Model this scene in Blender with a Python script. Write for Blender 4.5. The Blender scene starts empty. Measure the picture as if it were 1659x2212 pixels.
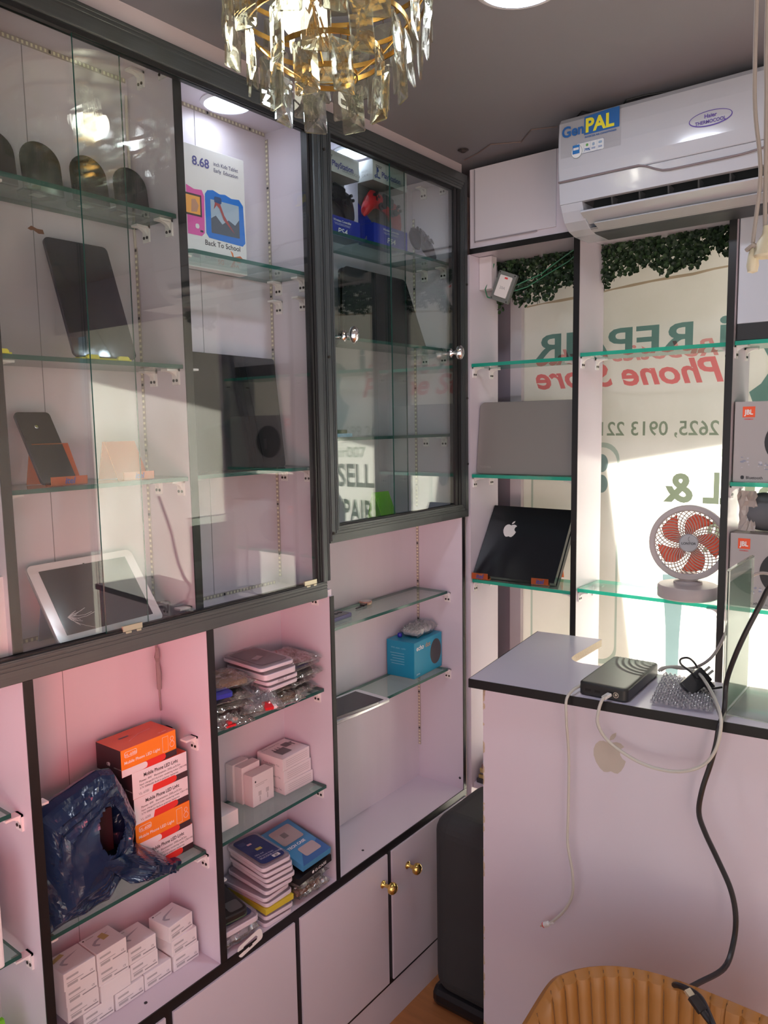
import bpy, math, random
from mathutils import Matrix, Vector, noise
PI = math.pi
random.seed(7)
S = 1.22            # metres per layout unit
FZ = -1.366         # floor height in layout units (camera height is 0)
C = bpy.context.scene.collection
sc = bpy.context.scene

def W(x, y, z):
    return Vector((x*S, y*S, (z-FZ)*S))

# ---------------------------------------------------------------- camera
cam_d = bpy.data.cameras.new('camera'); cam = bpy.data.objects.new('camera', cam_d); C.objects.link(cam)
cam_d.sensor_fit = 'HORIZONTAL'; cam_d.sensor_width = 36.0; cam_d.lens = 1665/1659*36
cam_d.clip_start = 0.02; cam_d.clip_end = 200
yaw, pit, rol = math.radians(-37.767), math.radians(6.480), math.radians(0.951)
f = Vector((math.sin(yaw)*math.cos(pit), math.cos(yaw)*math.cos(pit), -math.sin(pit)))
r = Vector((math.cos(yaw), -math.sin(yaw), 0)); d = f.cross(r)
r2 = r*math.cos(rol)+d*math.sin(rol); d2 = -r*math.sin(rol)+d*math.cos(rol)
m3 = Matrix((r2, -d2, -f)).transposed()
cam.matrix_world = Matrix.Translation(W(0, 0, 0)) @ m3.to_4x4()
sc.camera = cam

# ---------------------------------------------------------------- view, world, sun, daylight
sc.view_settings.view_transform = 'Standard'; sc.view_settings.look = 'None'
sc.view_settings.gamma = 1; sc.view_settings.use_curve_mapping = False
sc.view_settings.exposure = -0.10
cy = sc.cycles
cy.use_denoising = True
cy.max_bounces = 14; cy.transparent_max_bounces = 40; cy.glossy_bounces = 6; cy.transmission_bounces = 10
cy.diffuse_bounces = 5
cy.sample_clamp_indirect = 6; cy.caustics_reflective = False; cy.caustics_refractive = False
cy.use_adaptive_sampling = True

world = bpy.data.worlds.new('world'); sc.world = world; world.use_nodes = True
wn = world.node_tree; bg = wn.nodes['Background']
sky = wn.nodes.new('ShaderNodeTexSky'); sky.sky_type = 'HOSEK_WILKIE'
sky.sun_direction = (0.45, 0.62, 0.64); sky.turbidity = 3.5
wn.links.new(sky.outputs[0], bg.inputs[0]); bg.inputs[1].default_value = 2.5

def lamp(name, kind, loc, energy, color=(1, 1, 1), size=.1, size_y=None, aim=None, spread=None):
    ld = bpy.data.lights.new(name, kind); ld.energy = energy; ld.color = color
    if kind == 'AREA':
        ld.shape = 'RECTANGLE' if size_y else 'DISK'; ld.size = size
        if size_y: ld.size_y = size_y
        if spread: ld.spread = spread
    elif kind == 'POINT': ld.shadow_soft_size = size
    elif kind == 'SUN': ld.angle = size
    o = bpy.data.objects.new(name, ld); C.objects.link(o); o.location = loc
    if aim is not None:
        o.rotation_euler = (Vector(aim)-Vector(loc)).to_track_quat('-Z', 'Y').to_euler()
    return o

SUN_DIR = Vector((-0.30, -0.62, -0.60)).normalized()
sun = lamp('sun', 'SUN', W(0, 4, 3), 34.0, (1.0, 0.95, 0.84), math.radians(0.6))
sun.rotation_euler = SUN_DIR.to_track_quat('-Z', 'Y').to_euler()
# daylight through the shop's open front, behind and to the right of the photographer
lamp('daylight_doorway', 'AREA', W(1.15, -.35, -.1), 8, (0.93, 0.95, 1.0), 1.5, 2.0, aim=W(-1, .8, -.25))
lamp('daylight_shopfront', 'AREA', W(-.25, -.74, -.30), 10.5, (0.95, 0.94, 1.0), 1.5, 1.5, aim=W(-.6, 1.1, -.62))
# sunlight bounced warm red from the photographer's side onto the lower shelves
lamp('red_bounce', 'AREA', W(-.50, .22, -.36), 1.35, (1.0, 0.13, 0.14), .22, .22, aim=W(-1.08, .82, -.46), spread=1.6)

# ---------------------------------------------------------------- materials
MAT = {}
def nodes(name):
    m = bpy.data.materials.new(name); m.use_nodes = True
    nt = m.node_tree; nt.nodes.clear()
    return m, nt, nt.nodes.new('ShaderNodeOutputMaterial')
def PB(name, col, rough=.5, metal=0, spec=.5, coat=0, trans=0, ior=1.45, alpha=1, noise_amt=0, noise_scale=30, bump=0, emit=None, estr=0, sheen=0, stretch=None, bdist=.002):
    if name in MAT: return MAT[name]
    m, nt, out = nodes(name)
    b = nt.nodes.new('ShaderNodeBsdfPrincipled'); nt.links.new(b.outputs[0], out.inputs[0])
    I = b.inputs
    I['Base Color'].default_value = (*col, 1); I['Roughness'].default_value = rough; I['Metallic'].default_value = metal
    I['Specular IOR Level'].default_value = spec; I['Coat Weight'].default_value = coat; I['Coat Roughness'].default_value = .05
    I['Transmission Weight'].default_value = trans; I['IOR'].default_value = ior; I['Alpha'].default_value = alpha
    I['Sheen Weight'].default_value = sheen
    if emit: I['Emission Color'].default_value = (*emit, 1); I['Emission Strength'].default_value = estr
    if noise_amt or bump:
        tc = nt.nodes.new('ShaderNodeTexCoord'); n = nt.nodes.new('ShaderNodeTexNoise')
        mp = nt.nodes.new('ShaderNodeMapping'); nt.links.new(tc.outputs['Object'], mp.inputs[0]); nt.links.new(mp.outputs[0], n.inputs['Vector'])
        if stretch: mp.inputs['Scale'].default_value = stretch
        n.inputs['Scale'].default_value = noise_scale; n.inputs['Detail'].default_value = 4
        if noise_amt:
            mx = nt.nodes.new('ShaderNodeMix'); mx.data_type = 'RGBA'
            mx.inputs[6].default_value = (*[c*(1-noise_amt) for c in col], 1)
            mx.inputs[7].default_value = (*[min(1, c*(1+noise_amt)) for c in col], 1)
            nt.links.new(n.outputs[0], mx.inputs[0]); nt.links.new(mx.outputs[2], I['Base Color'])
        if bump:
            bp = nt.nodes.new('ShaderNodeBump'); bp.inputs['Strength'].default_value = bump; bp.inputs['Distance'].default_value = bdist
            nt.links.new(n.outputs[0], bp.inputs['Height']); nt.links.new(bp.outputs[0], I['Normal'])
    MAT[name] = m
    return m

def clear(name, tint=(.95, .97, .96), f0=.04, rough=.0, k=1.0, body=None, body_amt=0, bump=0, bscale=60):
    """thin clear sheet: looks through, mirrors by the angle it is seen at"""
    if name in MAT: return MAT[name]
    m, nt, out = nodes(name); N = nt.nodes; L = nt.links
    geo = N.new('ShaderNodeNewGeometry'); dot = N.new('ShaderNodeVectorMath'); dot.operation = 'DOT_PRODUCT'
    L.new(geo.outputs['Incoming'], dot.inputs[0])
    if bump:
        tc = N.new('ShaderNodeTexCoord'); no = N.new('ShaderNodeTexNoise'); no.inputs['Scale'].default_value = bscale; no.inputs['Detail'].default_value = 3
        L.new(tc.outputs['Object'], no.inputs['Vector'])
        bp = N.new('ShaderNodeBump'); bp.inputs['Strength'].default_value = bump; bp.inputs['Distance'].default_value = .004
        L.new(no.outputs[0], bp.inputs['Height']); L.new(bp.outputs[0], dot.inputs[1]); nrm = bp.outputs[0]
    else:
        L.new(geo.outputs['Normal'], dot.inputs[1]); nrm = None
    def M(op, a, b=None):
        x = N.new('ShaderNodeMath'); x.operation = op
        for i, v in enumerate((a, b)):
            if v is None: continue
            if isinstance(v, (int, float)): x.inputs[i].default_value = v
            else: L.new(v, x.inputs[i])
        return x.outputs[0]
    c = M('ABSOLUTE', dot.outputs['Value']); c = M('SUBTRACT', 1.0, c); c = M('MAXIMUM', c, 0.0); c = M('POWER', c, 5.0)
    F = M('MULTIPLY', M('ADD', M('MULTIPLY', c, 1-f0), f0), k)
    tr = N.new('ShaderNodeBsdfTransparent'); tr.inputs[0].default_value = (*tint, 1)
    gl = N.new('ShaderNodeBsdfGlossy'); gl.inputs['Roughness'].default_value = rough
    if nrm: L.new(nrm, gl.inputs['Normal'])
    base = tr.outputs[0]
    if body:
        df = N.new('ShaderNodeBsdfDiffuse'); df.inputs[0].default_value = (*body, 1)
        tl = N.new('ShaderNodeBsdfTranslucent'); tl.inputs[0].default_value = (*body, 1)
        ad = N.new('ShaderNodeMixShader'); ad.inputs[0].default_value = .5; L.new(df.outputs[0], ad.inputs[1]); L.new(tl.outputs[0], ad.inputs[2])
        mb = N.new('ShaderNodeMixShader'); mb.inputs[0].default_value = body_amt
        L.new(tr.outputs[0], mb.inputs[1]); L.new(ad.outputs[0], mb.inputs[2]); base = mb.outputs[0]
    mx = N.new('ShaderNodeMixShader'); L.new(F, mx.inputs[0]); L.new(base, mx.inputs[1]); L.new(gl.outputs[0], mx.inputs[2])
    L.new(mx.outputs[0], out.inputs[0])
    MAT[name] = m
    return m

def film(name, col):
    """tinted see-through vinyl"""
    m, nt, out = nodes(name); t = nt.nodes.new('ShaderNodeBsdfTransparent'); t.inputs[0].default_value = (*col, 1)
    nt.links.new(t.outputs[0], out.inputs[0]); MAT[name] = m
    return m

laminate = PB('laminate', (.66, .60, .67), .22, spec=.5, noise_amt=.03, noise_scale=4, bump=.04, stretch=(1, 1, .15))
laminate_back = PB('laminate_back', (.66, .60, .66), .35, noise_amt=.035, noise_scale=5, bump=.12, stretch=(1, 6, .4))
black_edge = PB('black_edge', (.012, .011, .012), .3)
alu = PB('dark_aluminium', (.105, .115, .115), .33, metal=.55, noise_amt=.15, noise_scale=40, stretch=(8, .2, 8))
alu_v = PB('dark_aluminium_upright', (.085, .095, .10), .33, metal=.55, noise_amt=.15, noise_scale=40, stretch=(8, 8, .2))
rubber = PB('black_rubber', (.01, .01, .011), .45)
pane = clear('pane_glass', (.95, .975, .965), .045, 0, 1.3)
shelf_glass = clear('shelf_glass', (.80, .92, .88), .05, .0, 1.0, body=(.5, .62, .6), body_amt=.10)
shelf_edge = clear('shelf_edge', (.02, .14, .11), .06, .1, 1.0, body=(.05, .20, .17), body_amt=.70)
shelf_edge_backlit = clear('shelf_edge_backlit', (.04, .42, .30), .06, .1, 1.0, body=(.04, .66, .48), body_amt=.72)  # same shelf edge glass, colour brightened for window light passing through it
pane_edge = clear('pane_edge', (.05, .25, .2), .06, .1, 1.0, body=(.03, .12, .10), body_amt=.8)
bracket_white = PB('bracket_white', (.78, .75, .74), .35)
screw_dark = PB('screw_dark', (.05, .045, .04), .3, metal=.6)
paint_wall = PB('wall_paint', (.62, .53, .54), .7, noise_amt=.04, noise_scale=6, bump=.25, bdist=.004)
paint_ceiling = PB('ceiling_paint', (.23, .225, .25), .6, noise_amt=.05, noise_scale=3, bump=.25, bdist=.004)
pillar_paint = PB('pillar_paint', (.30, .26, .31), .6, noise_amt=.08, noise_scale=8, bump=.3)
white_paper = PB('white_card', (.82, .80, .81), .4, noise_amt=.02, noise_scale=20)
white_plastic = PB('white_plastic', (.80, .80, .82), .25)
black_plastic = PB('black_plastic', (.014, .014, .016), .3)
black_gloss = PB('black_gloss', (.008, .009, .012), .06, spec=.5)
chrome = PB('chrome', (.9, .9, .92), .05, metal=1)
brass = PB('brass', (.85, .60, .18), .14, metal=1)
ink_dark = PB('ink_dark', (.03, .03, .035), .5)
ink_grey = PB('ink_grey', (.30, .29, .31), .5)
ink_white = PB('ink_white', (.82, .82, .82), .5)
ink_blue = PB('ink_blue', (.03, .07, .30), .5)
ink_red = PB('ink_red', (.70, .05, .05), .5)
ink_orange = PB('ink_orange', (.85, .22, .05), .5)

# ---------------------------------------------------------------- builders
MW = {}     # world matrices of the things, by object name
class MB:
    def __init__(s, world=True):
        s.v = []; s.f = []; s.m = []; s.sm = []; s.world = world
    def P(s, x, y, z):
        return W(x, y, z) if s.world else Vector((x, y, z))
    def add(s, vs, fs, mat=0, smooth=False, M=None):
        o = len(s.v)
        s.v += [(M @ Vector(v)) if M is not None else Vector(v) for v in vs]
        for f_ in fs: s.f.append([o+i for i in f_]); s.m.append(mat); s.sm.append(smooth)
        return s
    def box(s, x0, x1, y0, y1, z0, z1, mat=0, mats=None, M=None):
        """mats: six slots for -x +x -y +y -z +z"""
        vs = [s.P(*p) if M is None else Vector(p) for p in ((x0,y0,z0),(x1,y0,z0),(x1,y1,z0),(x0,y1,z0),(x0,y0,z1),(x1,y0,z1),(x1,y1,z1),(x0,y1,z1))]
        fs = [(0,4,7,3),(1,2,6,5),(0,1,5,4),(3,7,6,2),(0,3,2,1),(4,5,6,7)]
        for i, f_ in enumerate(fs):
            s.add([vs[k] for k in range(8)] if i == 0 else [], [], 0, M=M)
            o = len(s.v)-8
            s.f.append([o+k for k in f_]); s.m.append(mats[i] if mats else mat); s.sm.append(False)
        return s
    def quad(s, pts, mat=0):
        return s.add([s.P(*p) for p in pts], [tuple(range(len(pts)))], mat)
    def prism(s, poly, z0, z1, mat=0, side=None, M=None, smooth=False, top=None):
        """polygon in xy pulled from z0 to z1"""
        n = len(poly)
        vs = [s.P(x, y, z0) if M is None else Vector((x, y, z0)) for x, y in poly]+[s.P(x, y, z1) if M is None else Vector((x, y, z1)) for x, y in poly]
        a = sum(poly[i][0]*poly[(i+1) % n][1]-poly[(i+1) % n][0]*poly[i][1] for i in range(n))
        side = mat if side is None else side
        sd = [((i, (i+1) % n, n+(i+1) % n, n+i)) for i in range(n)]
        b = tuple(range(n))[::-1]; t = tuple(range(n, 2*n))
        if a < 0: sd = [x[::-1] for x in sd]; b = b[::-1]; t = t[::-1]
        s.add(vs, [b], mat, M=M); o = len(s.v)-2*n
        s.f.append([o+k for k in t]); s.m.append(mat if top is None else top); s.sm.append(False)
        for x in sd: s.f.append([o+k for k in x]); s.m.append(side); s.sm.append(smooth)
        return s
    def cyl(s, p0, p1, r0, r1=None, n=20, mat=0, cap=True, smooth=True, M=None):
        r1 = r0 if r1 is None else r1
        p0 = Vector(p0); p1 = Vector(p1); ax = (p1-p0).normalized()
        u = ax.orthogonal().normalized(); w = ax.cross(u)
        vs = []
        for p, r_ in ((p0, r0), (p1, r1)):
            for i in range(n):
                a = 2*PI*i/n; vs.append(p+(u*math.cos(a)+w*math.sin(a))*r_)
        s.add(vs, [(i, (i+1) % n, n+(i+1) % n, n+i) for i in range(n)], mat, smooth, M)
        o = len(s.v)-2*n
        if cap:
            s.f.append([o+i for i in range(n)][::-1]); s.m.append(mat); s.sm.append(False)
            s.f.append([o+n+i for i in range(n)]); s.m.append(mat); s.sm.append(False)
        return s
    def lathe(s, prof, n=28, mat=0, M=None, smooth=True, close=True):
        """prof: (radius, height) pairs turned around local z"""
        vs = []; k = len(prof)
        for i in range(n):
            a = 2*PI*i/n
            for r_, z in prof: vs.append((r_*math.cos(a), r_*math.sin(a), z))
        fs = [(i*k+j, ((i+1) % n)*k+j, ((i+1) % n)*k+j+1, i*k+j+1) for i in range(n) for j in range(k-1)]
        s.add(vs, fs, mat, smooth, M)
        o = len(s.v)-n*k
        if close:
            if prof[0][0] > 1e-6: s.f.append([o+i*k for i in range(n)][::-1]); s.m.append(mat); s.sm.append(False)
            if prof[-1][0] > 1e-6: s.f.append([o+i*k+k-1 for i in range(n)]); s.m.append(mat); s.sm.append(False)
        return s
    def tube(s, pts, r, n=8, mat=0, closed=False):
        pts = [Vector(p) for p in pts]; m = len(pts); vs = []
        up = None
        for i, p in enumerate(pts):
            if closed: t = pts[(i+1) % m]-pts[i-1]
            else: t = pts[min(i+1, m-1)]-pts[max(i-1, 0)]
            t.normalize()
            u = t.orthogonal().normalized() if up is None else (up-t*up.dot(t)).normalized()
            up = u; w = t.cross(u)
            rr = r(i/(m-1)) if callable(r) else r
            for k in range(n):
                a = 2*PI*k/n; vs.append(p+(u*math.cos(a)+w*math.sin(a))*rr)
        e = m if closed else m-1
        s.add(vs, [(i*n+k, i*n+(k+1) % n, ((i+1) % m)*n+(k+1) % n, ((i+1) % m)*n+k) for i in range(e) for k in range(n)], mat, True)
        o = len(s.v)-m*n
        if not closed:
            s.f.append([o+k for k in range(n)][::-1]); s.m.append(mat); s.sm.append(False)
            s.f.append([o+(m-1)*n+k for k in range(n)]); s.m.append(mat); s.sm.append(False)
        return s
    def build(s, name, mats, parent=None, at=None, bevel=0, seg=2, subsurf=0, solid=0, smooth=None, noshade=False):
        me = bpy.data.meshes.new(name)
        if parent is not None: M = MW[parent.name].inverted() if s.world else Matrix()
        else:
            if at is None:
                at = Vector((sum(v.x for v in s.v)/len(s.v), sum(v.y for v in s.v)/len(s.v), min(v.z for v in s.v)))
            M = Matrix.Translation(-Vector(at)) if s.world else Matrix()
        me.from_pydata([(M @ v)[:] for v in s.v], [], s.f)
        if not isinstance(mats, (list, tuple)): mats = [mats]
        for x in mats: me.materials.append(x)
        me.polygons.foreach_set('material_index', s.m)
        me.polygons.foreach_set('use_smooth', [bool(smooth) if smooth is not None else x for x in s.sm])
        me.update()
        if any(s.sm) or smooth: me.set_sharp_from_angle(angle=math.radians(38))
        o = bpy.data.objects.new(name, me); C.objects.link(o)
        if parent is not None: o.parent = parent; MW[o.name] = MW[parent.name].copy()
        elif s.world: o.location = at; MW[o.name] = Matrix.Translation(Vector(at))
        else: MW[o.name] = Matrix()
        if bevel:
            b = o.modifiers.new('edge', 'BEVEL'); b.width = bevel; b.segments = seg; b.limit_method = 'ANGLE'; b.angle_limit = math.radians(40)
        if solid:
            b = o.modifiers.new('thick', 'SOLIDIFY'); b.thickness = solid; b.offset = 0
        if subsurf:
            b = o.modifiers.new('sub', 'SUBSURF'); b.levels = subsurf; b.render_levels = subsurf
        return o

def tag(o, label, cat, group=None):
    o['label'] = label; o['category'] = cat
    if group: o['group'] = group
    return o
def struct(o): o['kind'] = 'structure'; return o
def thing(name, label, cat, M=None, group=None):
    o = bpy.data.objects.new(name, None); C.objects.link(o)
    M = Matrix() if M is None else M
    o.matrix_world = M; MW[o.name] = M.copy()
    o.empty_display_size = .05
    return tag(o, label, cat, group)
def fr(o, x=(0, 1, 0), z=(0, 0, 1), off=(0, 0, 0)):
    """world matrix: origin in layout units, local x along x, z as near z as it can"""
    X = Vector(x).normalized(); Z = Vector(z); Z = (Z-X*Z.dot(X)).normalized(); Y = Z.cross(X)
    M = Matrix((X, Y, Z)).transposed().to_4x4(); M.translation = W(*o)+M.to_3x3() @ Vector(off)
    return M
LW = (0, 1, 0)     # along the left wall
RW = (1, 0, 0)     # along the window wall
def yawx(deg, base=LW):
    a = math.radians(deg); b = Vector(base)
    return (b.x*math.cos(a)-b.y*math.sin(a), b.x*math.sin(a)+b.y*math.cos(a), 0)

FONT_BUF = {}
def text(parent, body, size, x, z, mat, face='front', y=0, bold=0, align='LEFT', shear=0, name='lettering', mirror=False, sx=1, rot=0, lift=.0004, M=None, spacing=1):
    """flat lettering on a face of a thing, in the thing's own frame (metres)"""
    key = (body, size, bold, align, shear, sx, spacing)
    if key not in FONT_BUF:
        cu = bpy.data.curves.new('t', 'FONT'); cu.body = body; cu.size = size; cu.offset = bold*size; cu.align_x = align; cu.shear = shear; cu.resolution_u = 3
        cu.space_character = spacing
        ob = bpy.data.objects.new('t', cu); C.objects.link(ob)
        dg = bpy.context.evaluated_depsgraph_get()
        me = bpy.data.meshes.new_from_object(ob.evaluated_get(dg))
        bpy.data.objects.remove(ob); bpy.data.curves.remove(cu)
        FONT_BUF[key] = ([v.co.copy() for v in me.vertices], [tuple(p.vertices) for p in me.polygons])
        bpy.data.meshes.remove(me)
    vs, fs = FONT_BUF[key]
    c, s_ = math.cos(rot), math.sin(rot); q = []
    for v in vs:
        a, b = v.x*sx*(-1 if mirror else 1), v.y
        a, b = a*c-b*s_, a*s_+b*c
        if face == 'front': q.append(Vector((x+a, y-lift, z+b)))
        elif face == 'back': q.append(Vector((x-a, y+lift, z+b)))
        elif face == 'left': q.append(Vector((y-lift, -x-a, z+b)))      # on a -x face, read from -x
        elif face == 'right': q.append(Vector((y+lift, x+a, z+b)))
        elif face == 'top': q.append(Vector((x+a, z+b, y+lift)))       # x,z are x,y there; y is the height
    mb = MB(False); mb.add([(M @ v) if M is not None else v for v in q], fs)
    return mb.build(name, mat, parent)

def rrect(w, h, r, n=5, x0=0, y0=0):
    pts = []
    for cx_, cy_, a0 in ((w-r, h-r, 0), (r, h-r, 90), (r, r, 180), (w-r, r, 270)):
        for i in range(n+1):
            a = math.radians(a0+90*i/n); pts.append((x0+cx_+r*math.cos(a), y0+cy_+r*math.sin(a)))
    return pts
def slab(mb, w, h, t, r, mat=0, side=None, y0=0, x0=0, z0=0, n=6, frontmat=None):
    """upright rounded slab: width along x, height along z, thickness t into +y"""
    p = rrect(w, h, r, n, x0, z0); k = len(p)
    vs = [Vector((a, y0, b)) for a, b in p]+[Vector((a, y0+t, b)) for a, b in p]
    mb.add(vs, [tuple(range(k))], mat if frontmat is None else frontmat); o = len(mb.v)-2*k
    mb.f.append([o+k+i for i in range(k)][::-1]); mb.m.append(mat); mb.sm.append(False)
    for i in range(k):
        mb.f.append([o+i, o+k+i, o+k+(i+1) % k, o+(i+1) % k]); mb.m.append(mat if side is None else side); mb.sm.append(True)
    return mb
# ================================================================ the room
XB = -1.14; XF = -1.0; Y0 = .16
struct(MB().box(-1.25, 1.3, -.8, 2.0, FZ-.05, FZ).build('floor', PB('floor_laminate', (.42, .17, .06), .35, noise_amt=.3, noise_scale=6, stretch=(1, 8, 1), bump=.1)))
struct(MB().box(-1.25, 1.3, -.8, 2.0, .615, .66).build('ceiling', paint_ceiling))
struct(MB().box(-1.25, -1.152, -.8, 2.0, FZ, .615).build('wall_left', paint_wall))
struct(MB().box(-1.152, -1.022, -.8, 1.645, .5765, .615).build('trim_1', paint_wall))
wb = MB()
wb.box(-1.152, -1.020, 1.892, 2.0, FZ, .615, 0)
wb.box(-1.020, 1.3, 1.892, 2.0, .42, .615, 0)
struct(wb.build('wall_back', pillar_paint))
wr = MB()
wr.box(1.28, 1.34, .55, 2.0, FZ, .615); wr.box(1.28, 1.34, -.8, -.75, FZ, .615); wr.box(1.28, 1.34, -.75, .55, .5, .615)
struct(wr.build('wall_right', paint_wall))
wn_ = MB(); wn_.box(-1.152, -.95, -.86, -.8, FZ, .615); wn_.box(.5, 1.28, -.86, -.8, FZ, .615); wn_.box(-.95, .5, -.86, -.8, .5, .615)
struct(wn_.build('wall_front', paint_wall))
struct(MB().box(-1.020, -.987, 1.885, 1.912, FZ, .42).build('trim_2', PB('window_frame_paint', (.66, .62, .66), .5, noise_amt=.05, noise_scale=12, bump=.2)))

# ---- pasted window: translucent vinyl on glass, lettering printed to be read from the street
m, nt, out = nodes('window_vinyl')
N = nt.nodes
tl = N.new('ShaderNodeBsdfTranslucent'); df = N.new('ShaderNodeBsdfDiffuse'); mx = N.new('ShaderNodeMixShader'); mx.inputs[0].default_value = .36
no = N.new('ShaderNodeTexNoise'); no.inputs['Scale'].default_value = 3; no.inputs['Detail'].default_value = 6
tc = N.new('ShaderNodeTexCoord'); nt.links.new(tc.outputs['Object'], no.inputs['Vector'])
cr = N.new('ShaderNodeValToRGB'); cr.color_ramp.elements[0].position = .35; cr.color_ramp.elements[0].color = (.84, .84, .80, 1)
cr.color_ramp.elements[1].position = .62; cr.color_ramp.elements[1].color = (.93, .93, .91, 1)
nt.links.new(no.outputs[0], cr.inputs[0])
nt.links.new(cr.outputs[0], tl.inputs[0]); nt.links.new(cr.outputs[0], df.inputs[0])
nt.links.new(tl.outputs[0], mx.inputs[1]); nt.links.new(df.outputs[0], mx.inputs[2]); nt.links.new(mx.outputs[0], out.inputs[0])
vinyl = m
win = struct(MB().box(-.987, 1.05, 1.9005, 1.9035, FZ+.02, .43).build('window_1', vinyl))
film_teal = film('film_teal', (.26, .44, .45)); film_red = film('film_red', (.95, .36, .40)); film_green = film('film_green', (.42, .50, .43))
film_halo = film('film_halo', (.93, .92, .93)); film_grey = film('film_grey', (.62, .72, .70)); film_lens = film('film_lens', (.35, .48, .52)); film_blue = film('film_blue', (.17, .24, .27))
YS = 1.9; KW = 1.0523
def sign(body, size, xr, zb, mat, bold=0, shear=0, sx=1, name='window_lettering', lift=0, spacing=1):
    """mirrored lettering whose first character starts at xr (layout units) and runs towards -x"""
    M = Matrix.Translation(W(xr*KW, YS-lift, zb*KW))
    o = text(win, body, size*S*KW, 0, 0, mat, bold=bold, shear=shear, mirror=True, sx=sx, name=name, M=MW[win.name].inverted() @ M, spacing=spacing)
    return o
def signs():
    sign('REPAIR', .087, -.514, .155, film_teal, bold=.02, sx=1.43)
    sign('i', .100, -.440, .155, film_teal, bold=.03, sx=1.3)
    sign('Robotics Hub', .052, -.462, .140, film('film_pale_red', (.93, .50, .52)), bold=.02, shear=.3, sx=1.30, lift=.0008)
    sign('Phone Store', .076, -.450, .083, film_red, bold=.025, shear=.3, sx=1.17)
    sign('0806 699 2625, 0913 2219 072', .046, -.278, -.035, film_green, bold=.012, sx=.97)
    sign('@irepair007', .046, -.20, -.098, film_green, bold=.012, sx=1.1)
    film_green_sunlit = film('film_green_sunlit', (.12, .14, .11))  # green film darkened so letters on the sunlit part don't wash out
    sign('SELL', .095, -.345, -.186, film_green_sunlit, bold=.03, sx=.78)
    sign('&', .092, -.512, -.186, film_green_sunlit, bold=.03, sx=1.05)
    sign('REPAIR', .095, -.30, -.295, film_green_sunlit, bold=.03, sx=.62)
signs()
# printed phone on the window
mb = MB(False)
def ring(mb, pts, w, mat=0, y=0):
    n = len(pts); cx_ = sum(p[0] for p in pts)/n; cz_ = sum(p[1] for p in pts)/n
    inn = [(cx_+(p[0]-cx_)*(1-w/abs(.001+math.hypot(p[0]-cx_, p[1]-cz_))), cz_+(p[1]-cz_)*(1-w/abs(.001+math.hypot(p[0]-cx_, p[1]-cz_)))) for p in pts]
    vs = [(a, y, b) for a, b in pts]+[(a, y, b) for a, b in inn]
    mb.add(vs, [(i, (i+1) % n, n+(i+1) % n, n+i) for i in range(n)], mat)
o_ = W(-.915*KW, YS-.0012, -.602*KW)
Mi = MW[win.name].inverted() @ Matrix.Translation(o_) @ Matrix.Scale(KW, 4)
p_ = rrect(.232*S, .55*S, .04*S, 6)
ring(mb, p_, .012*S)
mb2 = MB(False)
for z_ in (.500, .450):
    mb2.add([(.188*S+.016*S*math.cos(2*PI*k/24), 0, z_*S+.022*S*math.sin(2*PI*k/24)) for k in range(24)], [tuple(range(24))])
for q_, nm, mt in ((mb, 'printed_phone_outline', film_grey), (mb2, 'printed_phone_lens', film_lens)):
    q_.v = [Mi @ v for v in q_.v]; q_.build(nm, mt, win)
# printed fruit emblem with a bite, left half in view
def fruit(scale, leaf=True):
    """outline of the bitten fruit mark, centred, height about 1"""
    body = []
    prof = [(0.0, .30), (.10, .345), (.22, .35), (.33, .29), (.40, .20)]
    right = [(0, .29), (.08, .33), (.19, .355), (.29, .33), (.37, .25)]
    # bite on the right side
    bite = [(.30, .20), (.255, .11), (.26, .02), (.31, -.06), (.39, -.12)]
    low = [(.34, -.26), (.26, -.39), (.17, -.475), (.09, -.47), (0, -.435)]
    lowl = [(-.09, -.47), (-.18, -.475), (-.28, -.39), (-.37, -.24), (-.42, -.06), (-.41, .10), (-.35, .24), (-.25, .33), (-.14, .35), (-.06, .32)]
    body = [(a*scale, b*scale) for a, b in right+bite+low+lowl]
    lf = [(.01, .37), (.03, .47), (.09, .55), (.19, .60), (.18, .51), (.12, .42)]
    return body, [(a*scale, b*scale) for a, b in lf]
def fruit_mesh(scale, mirror=False, y=0):
    b, l = fruit(scale); s_ = -1 if mirror else 1
    mb = MB(False)
    for p in (b, l): mb.add([(a*s_, y, c) for a, c in p], [tuple(range(len(p)))])
    return mb
fm = fruit_mesh(.30*S, True); Mi = MW[win.name].inverted() @ Matrix.Translation(W(-.305, YS-.001, .095)); fm.v = [Mi @ v for v in fm.v]; fm.build('printed_fruit_emblem', film_teal, win)

mb3 = MB(False); mb3.add([(0, 0, .16*S), (.050*S, 0, .165*S), (.042*S, 0, .02*S), (.040*S, 0, -.13*S), (.014*S, 0, -.13*S), (.010*S, 0, .03*S)], [(0, 1, 2, 3, 4, 5)])  # silhouette of an object outside, put into the colour of a film
Mi = MW[win.name].inverted() @ Matrix.Translation(W(-.575*KW, YS-.0008, -.52*KW)) @ Matrix.Scale(KW, 4); mb3.v = [Mi @ v for v in mb3.v]; mb3.build('outside_object_silhouette', film_blue, win)
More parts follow.
